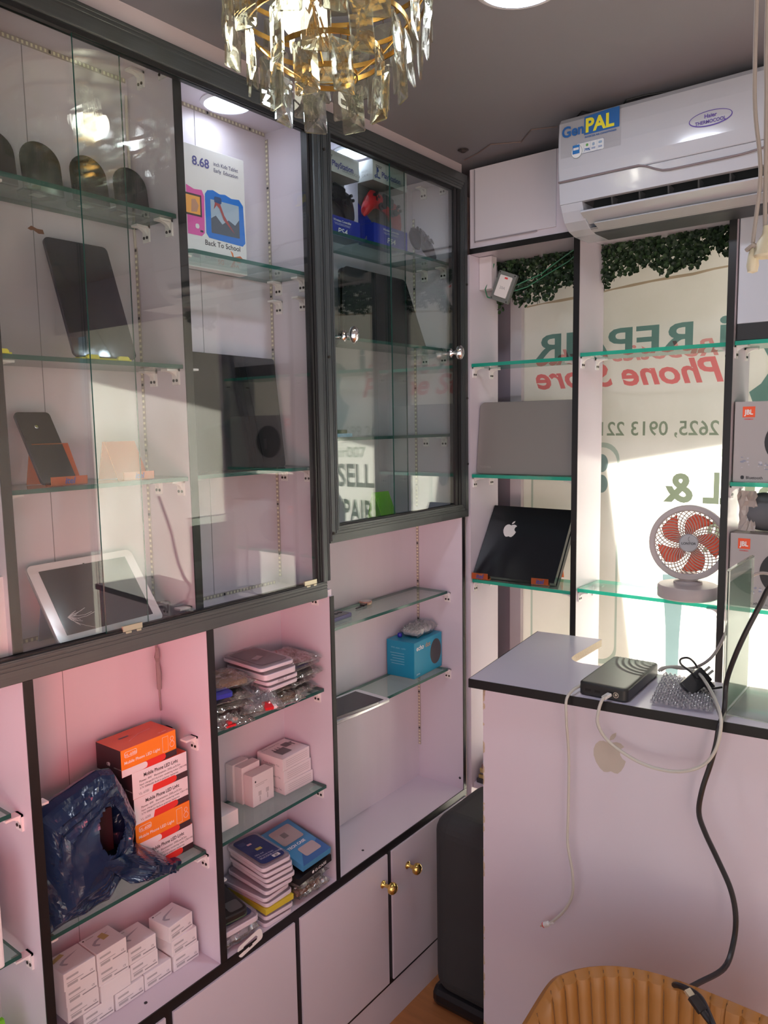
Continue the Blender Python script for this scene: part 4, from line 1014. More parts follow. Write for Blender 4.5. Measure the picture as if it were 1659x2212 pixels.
# ================================================================ bay two, open shelves
foil = clear('crinkled_bag', (.86, .87, .86), .12, .05, 2.2, body=(.66, .66, .62), body_amt=.20, bump=1.0, bscale=70)
random.seed(5)
def crinkle_bag(name, label, M, w, d, h, seed, inner=None, innerh=.55, group=None, mat=None, parts=(), amp=.006, innerd=.9):
    """a see-through plastic sleeve, creased, round a flat thing"""
    t = thing(name, label, 'bagged case', M, group)
    nx, ny = 22, 26; mb = MB(False); vs = []; F = []
    for s_ in (1, -1):
        for j in range(ny+1):
            for i in range(nx+1):
                u, v = i/nx, j/ny
                e = min(1, 7*min(u, 1-u))*min(1, 7*min(v, 1-v))
                n1 = noise.noise(Vector((u*5, v*7, seed)))*amp+noise.noise(Vector((u*14, v*18, seed+3)))*amp*.6
                z = h/2+s_*h/2*(.18+.82*e**.5)+n1*(.5+.5*e) if s_ > 0 else h/2-h/2*e**.5+abs(n1)*.2
                vs.append((u*w+noise.noise(Vector((v*6, seed, 1)))*.004, v*d+noise.noise(Vector((u*6, seed, 2)))*.006, max(z, 0.0002)))
    k = (nx+1)*(ny+1)
    for s_ in (0, 1):
        for j in range(ny):
            for i in range(nx):
                q = (s_*k+j*(nx+1)+i, s_*k+j*(nx+1)+i+1, s_*k+(j+1)*(nx+1)+i+1, s_*k+(j+1)*(nx+1)+i)
                F.append(q if s_ == 0 else q[::-1])
    for i in range(nx): F.append((i, k+i, k+i+1, i+1)); a = ny*(nx+1)+i; F.append((a, a+1, k+a+1, k+a))
    for j in range(ny): a = j*(nx+1); F.append((a, a+nx+1, k+a+nx+1, k+a)); a += nx; F.append((a, k+a, k+a+nx+1, a+nx+1))
    mb.add(vs, F); mb.build('plastic_sleeve', mat or foil, t)
    if inner is not None:
        mb = MB(False); mb.prism(rrect(w*.80, d*innerd*.86, .010, 4, w*.10, d*.07+d*(1-innerd)*.9), h*.18, h*.18+h*innerh, M=Matrix()); mb.build('phone_case', inner, t, bevel=.002)
    for (x0, x1, y0, y1, m_) in parts:
        mb = MB(False); mb.box(w*x0, w*x1, -.0006+d*y0, d*y1, h*.55, h*.80, M=Matrix()); mb.build('header_card', m_, t)
    return t
cD = lambda n, c, r=.3: PB('case_'+n, c, r)
zA = -.5268
CG = 'bagged phone cases on the glass shelf'
case_side = cD('box_pale', (.62, .52, .56), .25); clear_case = clear('clear_case_lid', (.92, .90, .93), .06, .02, 1.2, body=(.75, .70, .76), body_amt=.25)
def bagged(lab, x0, y0, z, w, d, h, yaw_, seed, col=None, tilt=0, roll=0, **k):
    M = fr((x0, y0, z), yawx(yaw_)) @ Matrix.Rotation(math.radians(tilt), 4, 'X') @ Matrix.Rotation(math.radians(roll), 4, 'Y')
    return crinkle_bag('bagged_phone_case', lab, M, w, d, h, seed, inner=col, group=CG, **k)
redc = PB('card_red', (.65, .02, .03), .35)
# right-hand heap
bagged('bagged dark case at the bottom of the right heap, bagged cases shelf', -1.030, 1.022, zA, .09, .12, .020, -4, 11, cD('dark1', (.04, .04, .05)))
bagged('bagged dark case second in the right heap, bagged cases shelf', -1.025, 1.020, zA+.017, .093, .125, .020, 5, 12, cD('dark1', (.04, .04, .05)))
bagged('bagged olive case third in the right heap, bagged cases shelf', -1.022, 1.024, zA+.034, .092, .13, .018, -7, 13, cD('olive', (.06, .09, .05)))
bagged('bagged blue case in the right heap, bagged cases shelf', -1.020, 1.024, zA+.050, .095, .13, .016, 3, 14, cD('blue1', (.04, .06, .30)))
bagged('bagged maroon case on top of the right heap', -1.018, 1.018, zA+.064, .095, .135, .014, -6, 15, cD('maroon', (.28, .07, .08)))
# middle heap under the boxed case
bagged('bagged brown case at the bottom of the middle heap with its foil end hanging forward', -1.008, .955, zA-.0, .095, .14, .024, -8, 21, cD('brown', (.30, .12, .04)), tilt=7, amp=.009)
bagged('bagged dark case in the middle heap under the boxed cases', -1.022, .945, zA+.021, .095, .14, .020, -2, 22, cD('dark2', (.05, .045, .05)))
# left heap
bagged('bagged grey case under the left heap, red card showing, lowest', -1.010, .835, zA, .085, .13, .018, -10, 31, cD('grey1', (.22, .22, .26)), parts=((.15, .42, 0, .18, redc),), tilt=4)
bagged('bagged dark red case in the left heap', -1.016, .828, zA+.015, .085, .13, .016, -6, 32, cD('wine', (.22, .02, .02)), tilt=3)
bagged('bagged grey-green case in the left heap', -1.020, .826, zA+.029, .10, .13, .018, -10, 33, cD('greygreen', (.16, .20, .17)), tilt=2)
bagged('bagged slate case in the left heap', -1.020, .828, zA+.044, .10, .13, .016, -14, 34, cD('slate', (.10, .13, .12)))
bagged('bagged clear case with a red and white card, hanging forward', -1.004, .880, zA+.012, .095, .15, .026, -24, 35, cD('steel', (.30, .34, .42)), parts=((.52, .72, -.01, .16, redc), (.72, .80, .0, .18, white_paper)), tilt=14, amp=.010)
bagged('bagged clear case with red scraps at the shelf edge by the left divider', -1.006, .824, zA+.006, .080, .10, .020, -2, 36, cD('grey2', (.30, .30, .33)), parts=((.35, .45, 0, .10, redc), (.6, .70, .05, .12, redc)), tilt=10, amp=.010)
bagged('bagged amber case on top of the left heap', -1.030, .845, zA+.062, .10, .115, .020, -12, 37, cD('amber', (.40, .20, .06)))
o = flatbox('phone_case', 'deep blue phone case on the left heap beside the divider', 'phone case', fr((-1.018, .821, zA+.060), yawx(-14)), .055, .095, .010, cD('royal', (.03, .04, .36)), r=.010)
def case_box(lab, M, w=.078, d=.150, h=.015, lid=None, cardm=None, group='clear-lidded phone case boxes', extra=None):
    t = thing('case_box', lab, 'box', M, group)
    mb = MB(False); mb.prism(rrect(w, d, .011, 5), 0, h*.62, M=Matrix(), smooth=True); mb.build('tray', PB('tray_pale', (.70, .62, .68), .3), t, bevel=.0012)
    mb = MB(False); mb.prism(rrect(w*.97, d*.97, .010, 5, w*.015, d*.015), h*.62, h, M=Matrix(), smooth=True); mb.build('clear_lid', lid or clear_case, t, bevel=.001)
    if cardm:
        mb = MB(False); mb.prism(rrect(w*.80, d*.86, .012, 5, w*.10, d*.07), h+.0002, h+.0006, M=Matrix()); mb.build('case_panel', cardm, t)
    return t
M = fr((-1.010, .951, zA+.0405), yawx(2))
case_box('pale case box at the bottom of the boxed pile on the bagged cases', M, .098, .140, .013)
M = fr((-1.012, .950, zA+.0515), yawx(-1)); cb = case_box('pale case box lettered PIXEL 7 on the bagged cases', M, .098, .140, .013)
text(cb, 'PIXEL 7', .0085, .030, .0025, ink_grey, bold=.01)
M = fr((-1.012, .944, zA+.0625), yawx(-2)); case_box('thick clear case box, middle of the boxed pile', M, .098, .140, .021, lid=clear_case)
M = fr((-1.016, .938, zA+.0800), yawx(-4)); cb = case_box('top case box with a dark grey case under its clear lid', M, .100, .145, .012, cardm=cD('charcoal', (.10, .085, .10), .2))
polyp(cb, [(.030, .050), (.058, .062), (.052, .078), (.024, .066)], PB('sticker_grey', (.45, .38, .42), .4), 'top', .0126); 

# power adapter boxes
pa = PB('adapter_pink_white', (.76, .70, .71), .4)
def adapter(lab, y0, z, yaw_, top=False):
    w, h, d_ = .080*S, .0252*S, .086
    t = carton('adapter_box', lab, 'box', fr((-1.058, y0, z), yawx(yaw_)), w, d_, h-.0003, pa, group='power adapter boxes')
    text(t, 'Power Adapter Tec.', .0068, -.066, h*.30, ink_grey, face='left', bold=.01)
    for k in range(4): patch(t, w*.12, w*.92, h*(.24+.16*k), h*(.28+.16*k), PB('label_pale', (.52, .47, .48), .5))
    if top:
        dk = PB('print_dark_grey', (.12, .11, .12), .4)
        patch(t, w*.20, w*.56, d_*.22, d_*.58, dk, 'top', h); patch(t, w*.60, w*.84, d_*.50, d_*.76, dk, 'top', h, r=.004)
        for k in (.24, .34, .44): patch(t, w*k, w*(k+.03), d_*.58, d_*.70, dk, 'top', h)
        polyp(t, [(w*.86, d_*.44), (w*.90, d_*.44), (w*.90, d_*.60), (w*.95, d_*.66), (w*.84, d_*.70), (w*.86, d_*.60)], dk, 'top', h)
        text(t, 'Power Adapter Tec.', .0075, w*.06, d_*.84, ink_grey, 'top', h, bold=.01, rot=-.0); text(t, 'USB-C', .006, w*.06, d_*.93, ink_grey, 'top', h)
    return t
for k, lab in enumerate(('power adapter box at the bottom of three beside the upright boxes', 'power adapter box in the middle of three, torn wrap', 'power adapter box on top of three, printed with plugs and cables')):
    adapter(lab, 1.029-.002*k, -.7308+.0254*k, (-1, 1, 2)[k], k == 2)
sk = white_paper
def small_box(lab, x0, y0, w, d_, h, front=True):
    t = carton('small_box', lab, 'box', fr((x0, y0, -.7308), yawx(1)), w*S, d_*S, h*S, pa, group='upright small white boxes')
    if front:
        fb, fl = fruit(.006); T_ = (w*S*.14, h*S*.80)
        polyp(t, [(a+T_[0], b+T_[1]) for a, b in fb], ink_dark, name='printed_emblem')
        patch(t, w*S*.12, w*S*.70, h*S*.68, h*S*.70, PB('label_pale', (.52, .47, .48), .5)); patch(t, w*S*.12, w*S*.55, h*S*.63, h*S*.65, PB('label_pale', (.52, .47, .48), .5))
        for k in (.26, .62):
            patch(t, w*S*k, w*S*(k+.14), h*S*.30, h*S*.44, PB('label_pale', (.52, .47, .48), .5)); patch(t, w*S*(k+.04), w*S*(k+.10), h*S*.10, h*S*.28, PB('label_pale', (.52, .47, .48), .5))
    return t
small_box('front upright small box with printed cables', -1.072, .957, .056, .024, .062)
small_box('middle upright small box with a hanging tab, taller', -1.0975, .953, .048, .020, .074)
small_box('rear upright small box against the back board', -1.118, .948, .042, .020, .076, False)
carton('small_box', 'flat white box on the adapter shelf beside the left divider', 'box', fr((-1.050, .822, -.7308), LW), .078*S, .060*S, .030*S, pa)

# boxed cases on the bottom board
zf = -.9325; h_ = .0122
names = ['lowest clear-lidded case box of the tall pile', 'second lowest clear-lidded case box of the tall pile', None, 'clear-lidded case box resting on the yellow-edged one', 'fifth case box up the tall pile', 'sixth case box up the tall pile',
         'case box in the upper half of the tall pile, seventh up', 'third case box from the top of the tall pile', 'second case box from the top of the tall pile, dark edge showing', 'top case box of the tall pile with a navy silicone cover']
ys = [.918, .920, .920, .922, .918, .921, .924, .920, .916, .912]; yw = [-2, -4, -2, 1, 4, -2, -5, -4, -6, -5]
for k, lab in enumerate(names):
    z = zf+h_*.93*k
    M = fr((-1.008-.001*k, ys[k]+.0015*k, z), yawx(yw[k]-2))
    if k == 2:
        t = carton('case_box', 'yellow-edged thin box in the tall pile of case boxes', 'box', M, .084, .14, .0118*S*.9, PB('box_yellow', (.62, .50, .04), .4), group='clear-lidded phone case boxes'); continue
    cb = case_box(lab, M, .084, .148, h_*S*.93, cardm=(cD('navy', (.025, .04, .16), .4) if k == 9 else cD('dark3', (.08, .08, .09), .3) if k in (8,) else None))
    if k == 9:
        zt = h_*S*.93+.0007
        for j, (s_, sz) in enumerate((('Silky and', .0068), ('Soft-touch finish', .0068), ('SILICONE COVER', .0082))): text(cb, s_, sz, .016, .050-.010*j, PB('ink_lilac', (.62, .60, .72), .4), 'top', zt, bold=.012)
        patch(cb, .044, .064, .016, .027, white_paper, 'top', zt, lift=.0007, r=.002); text(cb, '$9', .009, .049, .0175, ink_dark, 'top', zt, bold=.02, lift=.0011)
        patch(cb, .034, .050, .068, .078, PB('sticker_gold', (.60, .52, .12), .4), 'top', zt, lift=.0005); patch(cb, .030, .042, .100, .107, PB('sticker_pink', (.80, .50, .55), .4), 'top', zt, lift=.0005)
        patch(cb, .014, .032, .108, .124, PB('case_navy_light', (.05, .07, .22), .3), 'top', zt, lift=.0005, r=.004)
# left short pile
M = fr((-1.008, .8215, zf), yawx(-3)); crinkle_bag('bagged_case', 'bagged pale lilac case at the foot of the short left pile', M, .096, .13, .040, 51, inner=PB('case_lilac', (.60, .52, .70), .3), amp=.006)
M = fr((-1.010, .8215, zf+.032), yawx(-6)); cb = case_box('white-rimmed box with a navy cover on the short left pile', M, .096, .135, .019, cardm=cD('navy2', (.03, .04, .10), .35))
M = fr((-1.020, .8215, zf+.0485), yawx(-10)) @ Matrix.Rotation(math.radians(4), 4, 'X'); t = thing('phone_case', 'thick black phone case on top of the short left pile', 'phone case', M)
mb = MB(False); mb.prism(rrect(.074, .14, .014, 5), 0, .018, M=Matrix(), smooth=True); mb.build('outer_shell', PB('case_black', (.022, .020, .02), .22), t, bevel=.003)
mb = MB(False); mb.prism(rrect(.034, .034, .006, 4, .032, .010), .018, .0188, M=Matrix()); mb.build('camera_panel', PB('case_mesh', (.09, .085, .085), .5), t)
mb = MB(False); mb.prism(rrect(.076, .142, .015, 5, -.001, -.001), .001, .005, M=Matrix(), smooth=True); mb.build('base_rim', PB('case_olive', (.20, .18, .14), .3), t, bevel=.001)
# right pile: G-case box, blue window box, foil bags
M = fr((-1.004, 1.006, zf), yawx(-2)); crinkle_bag('bagged_case', 'bagged amber-cornered case hanging over the edge of the bottom board', M, .105, .13, .030, 61, inner=PB('case_rust', (.30, .08, .02), .3), amp=.010)
M = fr((-1.000, 1.010, zf+.024), yawx(3)) @ Matrix.Rotation(math.radians(-4), 4, 'X'); crinkle_bag('bagged_case', 'crumpled foil bag under the black G-CASE box', M, .105, .12, .024, 62, inner=PB('case_silver', (.4, .4, .4), .3), amp=.012)
M = fr((-1.000, 1.003, zf+.0445), (-.02, 1, .06)); gc = carton('case_box', 'black box lettered G-CASE under the blue window box', 'box', M, .118, .125, .017, PB('box_black', (.014, .013, .014), .35))
text(gc, 'G-CASE', .0095, .056, .0050, ink_white, bold=.015, sx=1.3); patch(gc, .046, .053, .0055, .0125, ink_white, r=.003)
M = fr((-1.002, 1.016, zf+.0665), (.0, 1, .02)) @ Matrix.Rotation(math.radians(11), 4, 'X')
bb = thing('case_box', 'blue phone case box with a clear window, lying tilted on the black box', 'box', M)
mb = MB(False); mb.box(0, .098, 0, .150, 0, .016, M=Matrix(), mats=[0, 0, 0, 0, 0, 0]); mb.build('box_body', PB('box_blue', (.07, .27, .50), .35), bb, bevel=.0006)
polyp(bb, [(0, 0), (.098, 0), (.098, .05), (.06, .03), (.03, .034)], PB('box_blue_dark', (.04, .14, .36), .35), 'top', .016, .0004)
for q in ((.014, .084, .078, .138), (.030, .084, .018, .052)): patch(bb, q[0], q[1], q[2], q[3], PB('window_beige', (.45, .38, .38), .2), 'top', .016, .0008, r=.006, name='box_window')
text(bb, 'TECH CASE', .0115, .012, .061, ink_white, 'top', .0164, bold=.03); patch(bb, .035, .052, .10, .118, PB('barcode_grey', (.22, .2, .2), .5), 'top', .0168)
# hang tag at the edge
M = fr((-.9985, .846, -.9465), (0, 1, .16)) @ Matrix.Rotation(math.radians(-8), 4, 'X')
ht = MB(False); out_ = rrect(.072, .026, .009, 5); slot = [(.018, .008), (.030, .008), (.030, .005), (.040, .005), (.040, .008), (.054, .008), (.058, .013), (.054, .018), (.018, .018), (.014, .013)]
def holed(mb, outer, inner, y0, t_):
    import mathutils
    pts3 = [[Vector((a, 0, b)) for a, b in outer], [Vector((a, 0, b)) for a, b in inner]]
    tris = mathutils.geometry.tessellate_polygon(pts3); al = [p for l in pts3 for p in l]; n = len(al)
    mb.add([(p.x, y0, p.z) for p in al]+[(p.x, y0+t_, p.z) for p in al], [tuple(t) for t in tris]+[tuple(k+n for k in t[::-1]) for t in tris])
    o = len(mb.v)-2*n; st = 0
    for l in (outer, inner):
        m_ = len(l)
        for i in range(m_): mb.f.append([o+st+i, o+n+st+i, o+n+st+(i+1) % m_, o+st+(i+1) % m_]); mb.m.append(0); mb.sm.append(False)
        st += m_
holed(ht, out_, slot, 0, .0008)
o = ht.build('hang_tag', PB('tag_white', (.80, .77, .74), .4)); o.matrix_world = M; tag(o, 'white plastic hang tag poking over the black edge of the bottom board', 'tag')

# ================================================================ bay three, open shelves
M = fr((-1.114, 1.352, -.4155), yawx(12))
t = thing('wrist_watch', 'round gold-rimmed watch head lying on the upper glass shelf of the corner bay', 'watch', M @ Matrix.Translation((.018, .0, 0)))
mb = MB(False); mb.lathe([(.017, 0), (.0185, .003), (.0185, .007), (.016, .009), (.0001, .009)], 28); mb.build('watch_case', PB('rose_gold', (.70, .45, .36), .25, metal=.8), t)
mb = MB(False); mb.lathe([(.0155, .0091), (.0001, .0093)], 28, close=False); mb.build('dial', PB('dial_white', (.7, .68, .68), .3), t)
mb = MB(False); mb.tube([(.017, 0, .004), (.030, .004, .003), (.042, .002, .003)], .0016, 6); mb.build('loose_pin', PB('pin_steel', (.4, .4, .4), .3, metal=.8), t)
t = thing('car_key', 'dark key with a ribbed black head lying left of the watch', 'key', M @ Matrix.Translation((-.012, -.006, 0)))
mb = MB(False); mb.prism(rrect(.022, .014, .003, 3, -.006, -.007), .0005, .006, M=Matrix()); mb.build('key_head', black_plastic, t, bevel=.001)
mb = MB(False); mb.box(-.040, -.006, -.0035, .0025, .001, .0035, M=Matrix()); mb.build('key_blade', PB('key_metal', (.12, .11, .11), .35, metal=.7), t)
M = fr((-1.062, 1.168, -.4155), yawx(4)); t = thing('phone', 'purple phone lying face up on the glass shelf beside the corner bay divider', 'phone', M)
mb = MB(False); mb.prism(rrect(.115, .052, .009, 5), 0, .009, M=Matrix(), smooth=True); mb.build('body', PB('phone_purple', (.16, .15, .28), .2), t, bevel=.001)
mb = MB(False); mb.prism(rrect(.105, .042, .006, 5, .004, .005), .0091, .0096, M=Matrix()); mb.build('back_plate', PB('phone_grey', (.10, .10, .12), .15), t)
for k in (.083, .100):
    mb = MB(False); mb.lathe([(.007, .0096), (.007, .0108), (.0001, .0108)], 18, M=Matrix.Translation((k, .033, 0))); mb.build('camera_lens', black_gloss, t)
ech = PB('echo_blue', (.015, .30, .48), .35)
M = fr((-1.054, 1.470, -.6145), yawx(3)); eb = carton('speaker_box', 'bright blue smart speaker box on the lower glass shelf of the corner bay', 'box', M, .130*S, .080*S, .089*S, ech, PB('echo_side', (.012, .25, .42), .35), PB('echo_top', (.02, .28, .45), .35))
text(eb, 'echo', .021, .012, .082, ink_white, bold=.02); text(eb, 'dot', .021, .062, .082, PB('ink_orange_soft', (.6, .3, .1), .4), bold=.01)
cpt_ = [(.122+.032*math.cos(a), .055+.040*math.sin(a)*(1.0 if math.sin(a) > 0 else .95)) for a in [2*PI*k/36 for k in range(36)]]
polyp(eb, cpt_, PB('print_speaker', (.06, .06, .065), .4)); text(eb, 'prime', .008, .012, .008, ink_white)
for k in range(5): patch(eb, .035, .085-.004*(k % 3), .070-.008*k, .0715-.008*k, PB('ink_teal', (.25, .50, .62), .4), 'left')
text(eb, 'With alexa - audio', .007, -.082, .085, PB('ink_teal', (.25, .50, .62), .4), face='left')
M2 = M @ Matrix.Translation((.040, .012, .089*S+.0003)); crinkle_bag('plastic_wrap', 'crumpled clear plastic wrap with a coiled strap on the blue speaker box', M2, .115, .068, .032, 71, inner=PB('coil_white', (.7, .68, .72), .4), innerh=.5, amp=.010)['category'] = 'wrap'
o = MB(False); o.lathe([(.0001, 0), (.006, .001), (.008, .007), (.006, .013), (.0001, .015)], 16, M=M @ Matrix.Translation((.036, .074, .089*S+.0003))); o = o.build('bottle_cap', PB('cap_blue', (.02, .02, .35), .3)); tag(o, 'small deep blue cap beside the clear wrap on the speaker box', 'cap')
M = fr((-1.030, 1.135, -.6145), (-.05, 1, 0)); t = tablet('tablet', 'white-framed tablet lying flat and sticking out over the glass shelf', 'tablet', M @ Matrix.Rotation(math.radians(-90), 4, 'X') @ Matrix.Identity(4) , .235, .10, .008, .012) if False else None
def lying(name, lab, M, w, d_, h, r, shell, face_, bez, group=None):
    t = thing(name, lab, 'tablet', M, group)
    mb = MB(False); mb.prism(rrect(w, d_, r, 5), 0, h, M=Matrix(), smooth=True); mb.build('back_shell', shell, t, bevel=.0015)
    mb = MB(False); mb.prism(rrect(w-.002, d_-.002, r, 5, .001, .001), h, h+.0006, M=Matrix()); mb.build('front_glass', PB('bezel_white', (.80, .76, .78), .12) if bez else glass_black, t)
    if bez: mb = MB(False); mb.prism(rrect(w-2*bez, d_-.02, .001, 2, bez, .010), h+.0006, h+.0010, M=Matrix()); mb.build('screen', glass_black, t)
    return t
lying('tablet', 'white-framed tablet lying flat, its corner sticking out over the glass shelf', fr((-1.020, 1.128, -.6143), yawx(-3)), .232, .125, .008, .010, PB('aluminium_light', (.7, .7, .72), .25, metal=.8), None, .018)
lying('tablet', 'smaller black tablet lying on the white-framed one', fr((-1.028, 1.128, -.6065), yawx(-8)), .182, .100, .008, .008, PB('aluminium_dark', (.30, .30, .31), .3, metal=.8), None, 0)
def smooth_path(P_, k=6):
    P_ = [Vector(p) for p in P_]; out = []
    for i in range(len(P_)-1):
        p0, p1, p2, p3 = P_[max(i-1, 0)], P_[i], P_[i+1], P_[min(i+2, len(P_)-1)]
        for j in range(k):
            t_ = j/k; out.append(.5*((2*p1)+(-p0+p2)*t_+(2*p0-5*p1+4*p2-p3)*t_**2+(-p0+3*p1-3*p2+p3)*t_**3))
    return out+[P_[-1]]
# ================================================================ window shelving: what stands on it
def place(o, M): o.matrix_world = M; MW[o.name] = M.copy(); return o
# laptop
M = fr((-.9985, 1.668, -.1262), (1, .02, 0)) @ Matrix.Rotation(math.radians(-7), 4, 'X')
lp = thing('laptop', 'closed silver-grey laptop standing on edge on the window shelf, lid outwards', 'laptop', M)
silver = PB('laptop_silver', (.27, .25, .235), .38, metal=.35)
mb = MB(False); slab(mb, .262*S, .178*S, .008, .016, 0, 0); mb.build('lid', silver, lp, bevel=.002)
mb = MB(False); slab(mb, .262*S-.004, .178*S-.003, .010, .015, y0=.009, x0=.002, z0=.001); mb.build('base', PB('laptop_base', (.28, .26, .25), .5), lp, bevel=.002)
text(lp, 'chrome', .008, .020, .178*S-.026, PB('ink_lid', (.25, .23, .22), .4)); text(lp, 'TOSHIBA', .0095, .012, .018, PB('ink_lid2', (.33, .30, .28), .4), bold=.02)
# console on orange stands
cs_m = PB('console_black', (.012, .013, .016), .22, bump=.02, noise_scale=80)
M = fr((-1.000, 1.652, -.3800), (1, .12, -.02)) @ Matrix.Rotation(math.radians(-34), 4, 'X')
cs = thing('game_console', 'black slanted game console with a white bitten fruit sticker on orange stands', 'console', M)
w, h = .212*S, .200*S
def slant(mb, z0, z1, sh0, sh1, y0, y1, ins=0):
    vs = [(sh0+ins, y0, z0), (w+sh0-ins, y0, z0), (w+sh1-ins, y0, z1), (sh1+ins, y0, z1), (sh0+ins, y1, z0), (w+sh0-ins, y1, z0), (w+sh1-ins, y1, z1), (sh1+ins, y1, z1)]
    mb.add(vs, [(0,1,2,3), (7,6,5,4), (0,4,5,1), (1,5,6,2), (2,6,7,3), (3,7,4,0)])
a_ = MB(False); slant(a_, 0, h, 0, .012, 0, .020); a_.build('upper_shell', cs_m, cs, bevel=.0015)
a_ = MB(False); slant(a_, .003, h-.002, .002, .012, .020, .025, .004); a_.build('groove', PB('console_groove', (.004, .004, .005), .5), cs)
a_ = MB(False); slant(a_, 0, h, .001, .014, .025, .046); a_.build('lower_shell', cs_m, cs, bevel=.0015)
fm = fruit_mesh(.052); fm.v = [Vector((v.x+.085, -.0006, v.z+h*.66)) for v in fm.v]; fm.build('fruit_sticker', PB('sticker_white', (.72, .70, .68), .4), cs)
for x_, y_, lab in ((-1.000, 1.648, 'left orange stand carrying the game console'), (-.845, 1.668, 'right orange stand carrying the game console')):
    easel(lab, fr((x_, y_, -.3915), (1, .12, 0)), .052, .090, .055, ORG, lip=.020, foot=.062, word='itel', group='orange stands under the console')
# desk fan
M = fr((-.487, 1.700, -.3828), (1, .25, 0))
fan = thing('desk_fan', 'small round desk fan with coral blades and a spiral grille on the window shelf', 'fan', M)
fb = PB('fan_beige', (.50, .43, .42), .4); coral = clear('fan_coral', (.30, .05, .03), .04, .3, 1, body=(.95, .30, .20), body_amt=.93)
mb = MB(False); mb.lathe([(.073, 0), (.076, .003), (.076, .030), (.073, .034), (.036, .036), (.036, .042), (.033, .044), (.022, .046), (.020, .060), (.023, .066), (.0001, .066)], 48); mb.build('base', fb, fan)
hc_ = Vector((0, -.004, .146)); R_ = .0985
Tf = Matrix.Translation(hc_) @ Matrix.Rotation(math.radians(-4), 4, 'X') @ Matrix.Rotation(PI/2, 4, 'X')      # local z faces the front
mb = MB(False); mb.lathe([(R_-.016, .014), (R_-.012, .017), (R_-.002, .016), (R_, .012), (R_, -.020), (R_-.004, -.022), (R_-.014, .004), (R_-.016, .010), (R_-.016, .014)], 64, M=Tf, close=False); mb.build('outer_ring', fb, fan)
mb = MB(False); mb.lathe([(.0235, .012), (.0235, .020), (.021, .022), (.0001, .022)], 36, M=Tf); mb.build('hub_badge', PB('fan_grey', (.42, .40, .42), .35), fan)
text(fan, 'LONTOR', .0085, 0, -.004, ink_dark, align='CENTER', bold=.02, M=Tf @ Matrix.Translation((0, 0, .0225)) @ Matrix.Rotation(-PI/2, 4, 'X'))
mb = MB(False); mb.tube([Tf @ Vector((.004*math.cos(a)+.003, .0105+.006*math.sin(a), .0224)) for a in [PI*.5+PI*k/8 for k in range(9)]], .0005, 4); mb.build('printed_crescent', ink_dark, fan)
gr = MB(False)
for s_, zz in ((1, .016), (-1, -.016)):
    for k in range(40 if s_ > 0 else 34):
        a0 = 2*PI*k/(40 if s_ > 0 else 34); pts = []
        for j in range(9):
            u = j/8; rr = .020+(R_-.036+.001)*u+.002; aa = a0+s_*.85*u**1.1
            pts.append(Tf @ Vector((rr*math.cos(aa), rr*math.sin(aa), zz+s_*.003*math.sin(PI*u)-(0.006*u if s_ > 0 else 0))))
        gr.tube(pts, .0017, 4)
gr.build('grille', PB('fan_wire', (.40, .30, .26), .4), fan)
for k in range(5):
    a0 = 2*PI*k/5+.35; mb = MB(False); vs = []; n, m_ = 10, 6
    for i in range(n+1):
        u = i/n; rr = .016+.061*u; sw = .55*u**1.3; wid = (.42+.42*math.sin(PI*min(1, u*.62+.12)))
        for j in range(m_+1):
            v = j/m_-.5; aa = a0-sw+v*wid*1.05*(1 if u < .9 else .9)
            vs.append(Vector((rr*math.cos(aa), rr*math.sin(aa), .012*v+.001)))
    mb.add(vs, [(i*(m_+1)+j, i*(m_+1)+j+1, (i+1)*(m_+1)+j+1, (i+1)*(m_+1)+j) for i in range(n) for j in range(m_)], 0, True, M=Tf); mb.build('blade', coral, fan, solid=.0012)
mb = MB(False); mb.lathe([(.018, -.022), (.020, -.010), (.018, .006), (.0001, .006)], 24, M=Tf); mb.build('motor_hub', fb, fan)
# boxes in the right bay
jb_w = PB('box_pale_grey', (.40, .37, .37), .45); 
def speaker_carton(lab, z, h):
    w = .285*S
    t = carton('speaker_box', lab, 'box', fr((-.3945, 1.662, z), RW), w, .10*S, h*S, jb_w, PB('box_side_brown', (.30, .24, .22), .6), group='boxed round speakers')
    patch(t, .018, .046, h*S-.038, h*S-.012, PB('logo_orange_red', (.85, .10, .03), .4)); text(t, 'JBL', .0165, .032, h*S-.031, ink_white, align='CENTER', bold=.03, sx=.85, lift=.0008)
    text(t, 'HARMAN', .0048, .032, h*S-.044, ink_red, align='CENTER', bold=.02)
    c_ = (.135, h*S*.50); n = 40
    polyp(t, [(c_[0]+.066*math.cos(2*PI*k/n), c_[1]+.060*math.sin(2*PI*k/n)) for k in range(n)], PB('print_speaker_black', (.025, .025, .028), .4), lift=.0008)
    polyp(t, [(c_[0]+.012, c_[1]-.028), (c_[0]+.020, c_[1]-.028), (c_[0]+.022, c_[1]+.010), (c_[0]+.014, c_[1]+.012)], PB('print_shine', (.20, .20, .21), .4), lift=.0011)
    random.seed(int(abs(z)*1000))
    for i in range(26):
        a = random.uniform(.02, .12); b = .030+random.uniform(0, .030)*(1-(a-.02)/.12)+random.random()*.008; r0 = random.uniform(.002, .006)
        polyp(t, [(a+r0*random.uniform(.3, 1.3)*math.cos(q), b+r0*.6*random.uniform(.4, 1.2)*math.sin(q)) for q in [2*PI*k/7 for k in range(7)]], PB('splash_%d' % (i % 2), ((.26, .28, .36), (.50, .50, .55))[i % 2], .4), lift=.0004+.00002*i, name='printed_splash')
    text(t, 'Bluetooth', .0095, .030, .008, ink_dark, bold=.02); text(t, '4.2', .006, .085, .008, ink_dark); patch(t, .018, .026, .007, .016, ink_dark, r=.003)
    return t
speaker_carton('boxed round speaker on the middle glass shelf of the right bay', -.1268, .160)
speaker_carton('boxed round speaker on the lowest glass shelf of the right bay', -.3808, .150)
